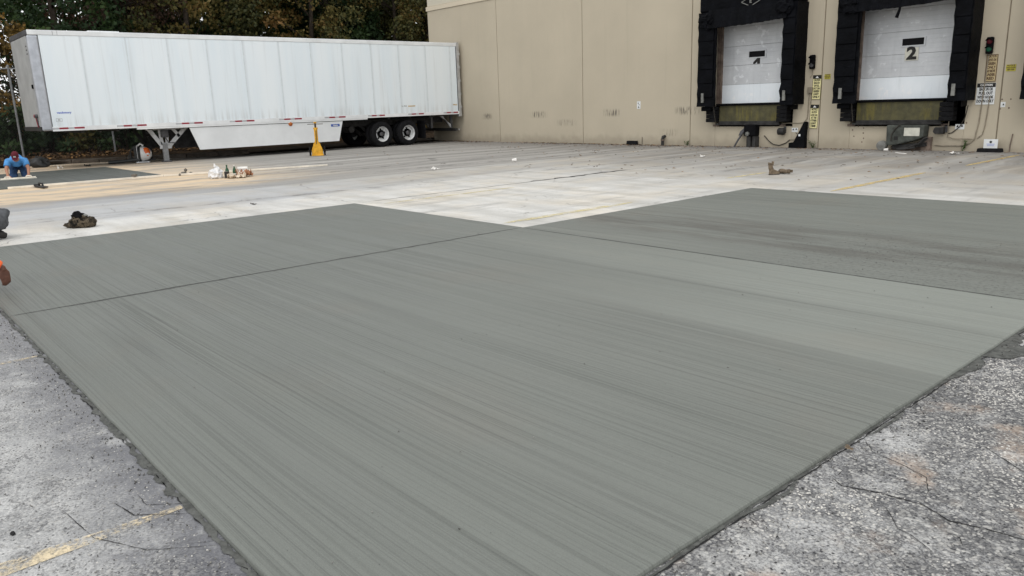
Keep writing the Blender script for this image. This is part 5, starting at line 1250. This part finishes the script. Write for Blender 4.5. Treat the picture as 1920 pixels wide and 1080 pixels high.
kn = dict(pelvis=(0, -.01, .225), belly=(0, .15, .36), chest=(0, .36, .50), neck=(0, .50, .58), head=(0, .62, .60), shl=(-.20, .38, .49), shr=(.20, .38, .49),
          ell=(-.26, .56, .30), elr=(.26, .56, .30), wrl=(-.22, .74, .13), wrr=(.22, .74, .13), hdl=(0, .5, -.5), hdr=(0, .5, -.5), pnl=(0, -1, -.4), pnr=(0, -1, -.4),
          hipl=(-.11, -.02, .25), hipr=(.11, -.02, .25), knl=(-.15, .38, .09), knr=(.15, .38, .09), anl=(-.12, .05, .085), anr=(.12, .05, .085), toel=(-.12, -.07, .04), toer=(.12, -.07, .04))
person('person in grey work trousers kneeling back on his heels at left edge of picture', (-12.02, 1.475, -.004), radians(180), kn, dict(f=(0, .6, -.8), u=(0, .8, .6)), 'skin_dark', 'trouser_grey', 'trouser_grey', .6)
ko = dict(kn); ko.update(pelvis=(0, -.10, .46), belly=(0, .06, .56), chest=(0, .26, .66), neck=(0, .40, .74), head=(0, .50, .80), shl=(-.19, .27, .64), shr=(.19, .29, .64),
          ell=(-.24, .46, .40), elr=(.27, .55, .42), wrl=(-.20, .66, .20), wrr=(.265, .775, .245), hdl=(0, .3, -.6), hdr=(.05, .12, -1), pnl=(0, -1, -.4), pnr=(-1, -.2, 0),
          hipl=(-.11, -.10, .42), hipr=(.11, -.10, .42), knl=(-.14, .08, .08), knr=(.14, .08, .08), anl=(-.12, -.36, .07), anr=(.12, -.36, .07), toel=(-.12, -.50, .02), toer=(.12, -.50, .02))
person('person whose orange sleeve and bare hand reach over the fresh slab from the left', (-8.33, .19, -.02), 0, ko, dict(f=(0, .6, -.8), u=(0, .8, .6), curl=.6), 'skin_dark', 'shirt_orange', 'jeans', .6, long_sleeve=True)

# ================================================================== FENCE
FX = -32.0
fe = thing('chain_link_fence', 'tall galvanised chain link fence between the trailer and the woods', 'fence', (FX, 5.1, .15)); fo = (FX, 5.1, .15)
for k in range(-4, 6):
    yy = 5.1 + 3 * k; g = G(fo); g.tube([(FX, yy, -.2), (FX, yy, 3.34)], .036, 8); g.build('post', 'galv', fe, smooth=True)
    g = G(fo); g.lathe([(.042, 3.30), (.042, 3.36), (.0, 3.40)], (FX, yy, 0), 'Z', 8); g.build('post_cap', 'galv', fe)
g = G(fo); g.tube([(FX, -6.9, 3.26), (FX, 20.1, 3.26)], .024, 8); g.build('top_rail', 'galv', fe, smooth=True)
g = G(fo); z0, z1 = .2, 3.24
for s in (-1, 1):
    yy = -6.9 - (z1 - z0)
    while yy < 20.1 + (z1 - z0):
        a = [yy, z0]; b = [yy + s * (z1 - z0), z1]
        lo, hi = -6.9, 20.1
        if max(a[0], b[0]) > lo and min(a[0], b[0]) < hi:
            def clip(p, q):
                if p[0] < lo: f = (lo - p[0]) / (q[0] - p[0]); return [lo, p[1] + f * (q[1] - p[1])]
                if p[0] > hi: f = (p[0] - hi) / (p[0] - q[0]); return [hi, p[1] + f * (q[1] - p[1])]
                return p
            a2, b2 = clip(a, b), clip(b, a); x = FX + .030 + .004 * s
            vs = [(x, a2[0] - .0018, a2[1]), (x, a2[0] + .0018, a2[1]), (x, b2[0] + .0018, b2[1]), (x, b2[0] - .0018, b2[1])]
            g._add(vs + [(v[0] - .004, v[1], v[2]) for v in vs], [(0, 1, 2, 3), (7, 6, 5, 4), (0, 4, 5, 1), (2, 6, 7, 3)])
        yy += .085
g.build('chain_link_mesh', 'wire', fe)

# ================================================================== WOODS
def leaf_mesh(name, centers, radii, n, size, mat, hue_by=None, flat=.75):
    k = len(centers); idx = rng.integers(0, k, n); c = np.asarray(centers)[idx]; r = np.asarray(radii)[idx]
    d = rng.normal(size=(n, 3)); d /= np.linalg.norm(d, axis=1)[:, None]
    p = c + d * (r * rng.uniform(.25, 1.0, n) ** .6)[:, None] * np.array([1, 1, flat])
    a = rng.normal(size=(n, 3)); a[:, 2] -= .5; a /= np.linalg.norm(a, axis=1)[:, None]
    b = np.cross(a, rng.normal(size=(n, 3))); b /= np.linalg.norm(b, axis=1)[:, None] + 1e-9
    nn = np.cross(a, b)
    s = size * rng.uniform(.65, 1.35, n)[:, None]
    v = np.stack([p, p + a * s * .45 + b * s * .33 + nn * s * .08, p + a * s, p + a * s * .45 - b * s * .33 + nn * s * .08], 1).reshape(-1, 3)
    me = bpy.data.meshes.new(name); me.vertices.add(len(v)); me.vertices.foreach_set('co', v.astype(np.float32).ravel())
    me.loops.add(4 * n); me.loops.foreach_set('vertex_index', np.arange(4 * n, dtype=np.int32))
    me.polygons.add(n); me.polygons.foreach_set('loop_start', np.arange(0, 4 * n, 4, dtype=np.int32)); me.polygons.foreach_set('loop_total', np.full(n, 4, np.int32))
    me.update(calc_edges=True); me.validate()
    at = me.attributes.new('leaf_hue', 'FLOAT', 'FACE')
    h = rng.uniform(0, 1, n) if hue_by is None else np.clip(np.asarray(hue_by)[idx] + rng.normal(0, .13, n), 0, 1)
    at.data.foreach_set('value', h.astype(np.float32)); me.materials.append(MT[mat]); return me

def tree_meshes(seed, H, R, base, n, size, mat, clumps=70, trunk=.16):
    r = np.random.default_rng(seed); C = []; rad = []; hue = []
    for i in range(clumps):
        t = r.uniform(0, 1); z = base + (H - base) * t
        prof = R * (sin(pi * min(1, .16 + .80 * t)) ** .7); a = r.uniform(0, 2 * pi); q = prof * sqrt(r.uniform(.08, 1))
        C.append((q * cos(a), q * sin(a), z)); rad.append(r.uniform(.45, .95) * (R / 2.6)); hue.append(r.uniform(.1, .9))
    me = leaf_mesh('crown', C, rad, n, size, mat, hue)
    g = G(); lean = r.uniform(-.3, .3, 2)
    tp = [(0, 0, -.3), (lean[0] * .3, lean[1] * .3, H * .3), (lean[0], lean[1], H * .62), (lean[0] * 1.3, lean[1] * 1.3, H * .95)]
    g.tube(tp, [trunk * 1.25, trunk, trunk * .6, .02], 9)
    for i in r.choice(clumps, min(26, clumps), replace=False):
        c = Vector(C[i]); zz = max(.6, c.z - r.uniform(.5, 1.6)); f = zz / H; s = Vector((lean[0] * f * 1.3, lean[1] * f * 1.3, zz))
        m = (s + c) / 2 + Vector((0, 0, r.uniform(-.1, .3))); g.tube([s, m, c], [trunk * .35, trunk * .2, .012], 5)
    tm = g.mesh('trunk'); tm.materials.append(MT['bark'])
    for p in tm.polygons: p.use_smooth = True
    return me, tm
KINDS = {
    'dark': [tree_meshes(101, 10.5, 2.9, .8, 11500, .19, 'leaf_dark', 80), tree_meshes(102, 12.5, 2.7, 1.4, 11500, .19, 'leaf_dark', 80)],
    'olive': [tree_meshes(111, 9.5, 2.7, .9, 11500, .17, 'leaf_olive', 85), tree_meshes(112, 12, 3.0, 1.2, 12500, .18, 'leaf_olive', 85)],
    'brown': [tree_meshes(121, 10.5, 2.6, 1.2, 7000, .16, 'leaf_brown', 75)],
    'rust': [tree_meshes(131, 5.6, 2.0, .5, 8000, .16, 'leaf_rust', 60, .09)],
}
TLAB = {'dark': 'dark green leafy tree in the woods behind the white trailer', 'olive': 'olive and yellowing autumn tree in the woods behind the white trailer',
        'brown': 'brown withered thinning tree in the woods behind the white trailer', 'rust': 'low rusty orange autumn tree behind the fence at far left'}
def tree(kind, var, x, y, s, rz, sz=1.0):
    cm, tm = KINDS[kind][var % len(KINDS[kind])]
    z = .06 + min(.9, max(0, -30.55 - x) * .05)
    q = y / -x; sec = ("the trailer's front end" if q < .215 else "the front third of the trailer" if q < .32 else "the middle of the trailer" if q < .44 else "the rear half of the trailer" if q < .58 else "the trailer's rear wheels")
    lab = TLAB[kind] if kind == 'rust' else TLAB[kind].split(' in the')[0] + (' standing near' if x > -39 else ' farther back') + ' behind ' + sec
    t = thing('tree', lab, 'tree', (x, y, z), rz, 'trees in the woods behind the trailer'); t.scale = (s, s, s * sz)
    for n, me in (('crown', cm), ('trunk', tm)):
        o = bpy.data.objects.new(n, me); COL.objects.link(o); o.parent = t
rt = random.Random(5)
ROW = [('rust', 0, -34.9, 5.3, .80), ('rust', 0, -35.5, 2.4, .9), ('dark', 0, -36.2, 8.0, .95), ('brown', 0, -36.8, 10.6, .95), ('olive', 0, -36.3, 12.9, .95), ('olive', 1, -37.2, 15.6, .9),
       ('olive', 0, -36.4, 18.2, 1.0), ('dark', 1, -37.4, 20.6, .9), ('olive', 1, -36.2, 23.6, .9), ('olive', 0, -37.0, 26.6, 1.0), ('dark', 0, -36.5, 29.6, 1.0),
       ('dark', 1, -36.8, -1.0, .95), ('olive', 0, -36.2, -4.2, 1.0),
       ('dark', 1, -40.6, 9.6, 1.0), ('brown', 0, -41.0, 12.0, 1.05), ('dark', 0, -40.2, 14.6, 1.05), ('olive', 1, -41.2, 17.2, 1.0), ('dark', 1, -40.4, 20.0, 1.0), ('dark', 0, -41.0, 23.0, 1.05),
       ('olive', 1, -40.3, 25.8, 1.0), ('dark', 1, -41.0, 28.8, 1.0), ('dark', 0, -40.5, 31.8, 1.0), ('olive', 0, -41.5, 4.0, .8), ('dark', 0, -41, .5, 1.0),
       ('dark', 0, -46.0, 13.6, 1.1), ('dark', 1, -45.2, 17.0, 1.05), ('olive', 1, -46.2, 20.2, 1.05), ('dark', 0, -45.4, 23.4, 1.1), ('dark', 1, -46.0, 26.6, 1.1), ('olive', 0, -45.2, 30.0, 1.1), ('dark', 0, -46.2, 33.2, 1.1),
       ('brown', 0, -46.5, 9.6, 1.1)]
for k, v, x, y, s in ROW: tree(k, v, x + rt.uniform(-.4, .4), y + rt.uniform(-.4, .4), s * rt.uniform(.94, 1.08), rt.uniform(0, 6.28), rt.uniform(.95, 1.1))
# shrubs seen under the trailer
def shrub_meshes(seed, mat, n, size):
    r = np.random.default_rng(seed); C = [(r.uniform(-.9, .9), r.uniform(-.9, .9), r.uniform(.2, 1.5)) for _ in range(26)]
    me = leaf_mesh('foliage', C, r.uniform(.25, .5, 26), n, size, mat, r.uniform(.1, .9, 26))
    g = G()
    for i in range(12): c = C[i]; g.tube([(c[0] * .2, c[1] * .2, -.1), (c[0] * .6, c[1] * .6, c[2] * .6), c], [.03, .02, .006], 5)
    tm = g.mesh('stems'); tm.materials.append(MT['bark']); return me, tm
SH = [shrub_meshes(201, 'leaf_dark', 2600, .15), shrub_meshes(202, 'leaf_olive', 2600, .14)]
for i in range(16):
    x, y = -33.6 + rt.uniform(-.7, .4), 3.6 + i * 1.25 + rt.uniform(-.3, .3); k = 0 if i % 3 else 1
    t = thing('shrub', ('low dark green shrub' if k == 0 else 'low olive shrub') + ' in the shade behind the fence and trailer', 'shrub', (x, y, .2), rt.uniform(0, 6), 'shrubs behind the fence'); s = rt.uniform(.8, 1.25); t.scale = (s, s, s)
    for n, me in (('foliage', SH[k][0]), ('stems', SH[k][1])): o = bpy.data.objects.new(n, me); COL.objects.link(o); o.parent = t
# the deeper wood reads as one mass
C = []; Rr = []; Hu = []
for i in range(520):
    x = rng.uniform(-62, -51); y = rng.uniform(14.5 if rng.random() < .93 else 6, 52); C.append((x, y, rng.uniform(.5, 15))); Rr.append(rng.uniform(.8, 1.7)); Hu.append(rng.uniform(.1, .7))
me = leaf_mesh('distant_wood', C, Rr, 42000, .34, 'leaf_dark', Hu); o = bpy.data.objects.new('distant_wood', me); COL.objects.link(o)
tag(o, 'deep dark wood far behind the nearer trees', 'wood', kind='stuff')

# ---- fallen leaves and grit
def flat_bits(name, P, size, mat, label, cat, lift=.008):
    n = len(P); P = np.asarray(P, float); a = rng.uniform(0, 2 * pi, n); s = size * rng.uniform(.5, 1.4, n)
    ca, sa = np.cos(a) * s, np.sin(a) * s; tz = rng.uniform(0, 1, (n, 4)) * lift * 2 + .001
    q = np.stack([np.stack([ca, sa], 1), np.stack([-sa * .55, ca * .55], 1), np.stack([-ca, -sa], 1), np.stack([sa * .55, -ca * .55], 1)], 1) * .5
    v = np.concatenate([P[:, None, :2] + q, (P[:, 2:3] + tz)[:, :, None]], 2).reshape(-1, 3)
    me = bpy.data.meshes.new(name); me.vertices.add(4 * n); me.vertices.foreach_set('co', v.astype(np.float32).ravel())
    me.loops.add(4 * n); me.loops.foreach_set('vertex_index', np.arange(4 * n, dtype=np.int32)); me.polygons.add(n)
    me.polygons.foreach_set('loop_start', np.arange(0, 4 * n, 4, dtype=np.int32)); me.polygons.foreach_set('loop_total', np.full(n, 4, np.int32)); me.update(calc_edges=True)
    at = me.attributes.new('leaf_hue', 'FLOAT', 'FACE'); at.data.foreach_set('value', rng.uniform(0, 1, n).astype(np.float32)); me.materials.append(MT[mat])
    o = bpy.data.objects.new(name, me); COL.objects.link(o); o.modifiers.new('thick', 'SOLIDIFY').thickness = .003; return tag(o, label, cat, kind='stuff')
n = 2600; x = rng.uniform(-29, 4, n); P = np.stack([x, WY - .02 - np.abs(rng.exponential(.28, n)) - .0, np.full(n, -.012)], 1); P = P[(np.sin(x * 1.1) + np.sin(x * .37 + 1) + rng.normal(0, .8, n)) > -.9]
flat_bits('leaf_litter', P, .07, 'litter', 'dead leaves and dirt gathered along the foot of the warehouse wall', 'leaf litter')
n = 420; P = np.stack([rng.uniform(-24, 2, n), 21 - np.abs(rng.normal(0, 4.2, n)), np.full(n, -.003)], 1); P = P[(P[:, 1] > 11.7)]
flat_bits('scattered_leaves', P, .07, 'litter', 'single dead leaves scattered over the yard in front of the docks', 'leaf litter')
n = 5200; P = np.stack([-30.65 - np.abs(rng.exponential(1.2, n)), rng.uniform(-8, 21, n), np.full(n, .15)], 1); P[:, 2] += np.minimum(.9, (-30.55 - P[:, 0]) * .05)
flat_bits('bank_leaves', P, .13, 'litter', 'fallen autumn leaves covering the bank behind the kerb', 'leaf litter', .04)
P = np.stack([rng.uniform(-9, -1.5, 90), rng.uniform(.9, 6.2, 90), np.full(90, .0005)], 1); P2 = np.stack([rng.normal(-3, .8, 160), rng.normal(7.6, .6, 160), np.full(160, .0005)], 1)
flat_bits('slab_grit', np.concatenate([P, P2]), .008, 'grit', 'dark crumbs of grit on the fresh concrete', 'grit', .003)
n = 300; P = np.concatenate([np.stack([rng.uniform(-7.5, -2, n), .80 - np.abs(rng.exponential(.10, n)), np.full(n, -.019)], 1), np.stack([-1.39 + np.abs(rng.exponential(.10, n)), rng.uniform(1.2, 5.8, n), np.full(n, -.019)], 1),
                              np.stack([rng.uniform(-4.5, -1.5, 60), rng.uniform(-.6, .8, 60), np.full(60, -.019)], 1)])
flat_bits('loose_aggregate', P, .009, 'grit', 'loose crumbs and chips on the old asphalt beside the slab', 'grit', .005)
def stones(name, x, y, z, smin, smax, hue, label):
    n = len(x); s = rng.uniform(smin, smax, n); a = rng.uniform(0, 2 * pi, n); e = rng.uniform(.6, 1, n); h = s * rng.uniform(.35, .75, n)
    ca, sa = np.cos(a), np.sin(a); Z = np.full(n, z)
    q = [np.stack([x + s * ca, y + s * sa, Z], 1), np.stack([x - s * e * sa, y + s * e * ca, Z], 1), np.stack([x - s * ca, y - s * sa, Z], 1), np.stack([x + s * e * sa, y - s * e * ca, Z], 1), np.stack([x + s * .2 * sa, y + .2 * s * ca, Z + h], 1)]
    v = np.stack(q, 1).reshape(-1, 3); f = np.array([[0, 1, 4], [1, 2, 4], [2, 3, 4], [3, 0, 4]]); fi = (f[None] + 5 * np.arange(n)[:, None, None]).reshape(-1)
    me = bpy.data.meshes.new(name); me.vertices.add(5 * n); me.vertices.foreach_set('co', v.astype(np.float32).ravel()); m = 4 * n
    me.loops.add(3 * m); me.loops.foreach_set('vertex_index', fi.astype(np.int32)); me.polygons.add(m)
    me.polygons.foreach_set('loop_start', np.arange(0, 3 * m, 3, dtype=np.int32)); me.polygons.foreach_set('loop_total', np.full(m, 3, np.int32)); me.update(calc_edges=True)
    at = me.attributes.new('leaf_hue', 'FLOAT', 'FACE'); at.data.foreach_set('value', np.repeat(hue, 4).astype(np.float32)); me.materials.append(MT['aggregate'])
    o = bpy.data.objects.new(name, me); COL.objects.link(o); return tag(o, label, 'stones', kind='stuff')
n = 26000; x = rng.uniform(-1.375, .3, n); y = rng.uniform(1.4, 6.0, n); cl = np.array([mnoise.noise(Vector((a * 2.2, b * 2.2, 5))) + .6 * mnoise.noise(Vector((a * 6, b * 6, 1))) for a, b in zip(x, y)])
k = rng.uniform(-.9, .9, n) < cl + .12; x, y, cl = x[k], y[k], cl[k]
stones('exposed_aggregate', x, y, -.0195, .003, .0075, np.clip(.47 + .95 * cl + rng.normal(0, .24, len(x)), 0, 1), 'raised stones in the worn asphalt right of the slab')
n = 9000; x = rng.uniform(-6.5, -1.6, n); y = .775 - np.abs(rng.normal(0, .55, n))
stones('exposed_aggregate', x, y, -.0195, .0025, .0055, np.clip(rng.normal(.50, .2, n), 0, 1), 'small raised stones in the pale asphalt left of the slab')
# a dead leaf by the slab edge and a pebble
t = thing('fallen_leaf', 'small brown leaf at the right edge of the fresh slab', 'leaf', (-1.375, 3.10, -.012)); o = crumple(.03, .02, .010, 77, 4).build('leaf_blade', 'boot', t)
t = thing('pebble', 'single black pebble on the pale asphalt at lower left', 'pebble', (-3.23, .26, -.02)); g = G(); g.blob((0, 0, .006), (.013, .009, .008), 5, .3, 1.5, 2); g.build('stone', 'crackdark', t)
# ---- weeds at the wall foot
def weed(label, x, y, h, seed):
    r = random.Random(seed); t = thing('weed', label, 'weed', (x, y, -.02)); g = G(); L = G()
    for k in range(4):
        a = r.uniform(0, 6.28); q = r.uniform(.05, .14); tip = Vector((q * cos(a), q * sin(a) * .4 - .05, h * r.uniform(.7, 1)))
        g.tube([(0, 0, 0), tip * .5 + Vector((0, 0, .03)), tip], [.006, .005, .003], 5)
        for j in range(5):
            p = tip * (j + 1.5) / 6.5; b = r.uniform(0, 6.28); d = Vector((cos(b), sin(b) * .5 - .3, .3)).normalized() * r.uniform(.05, .09); s = d.cross(Vector((0, 0, 1))).normalized() * .022
            L._add([p, p + d * .5 + s, p + d, p + d * .5 - s], [(0, 1, 2, 3)])
    g.build('stem', 'weed', t); o = L.build('leaves', 'weed', t); o.modifiers.new('t', 'SOLIDIFY').thickness = .002
weed('green weed growing at the wall foot below second dock conduits', -7.10, WY - .03, .30, 1)
weed('small pale weed at the wall foot right of the leaning chock', -11.0, WY - .03, .24, 2)
weed('small weed at the wall foot left of the first dock', -15.3, WY - .03, .20, 3)
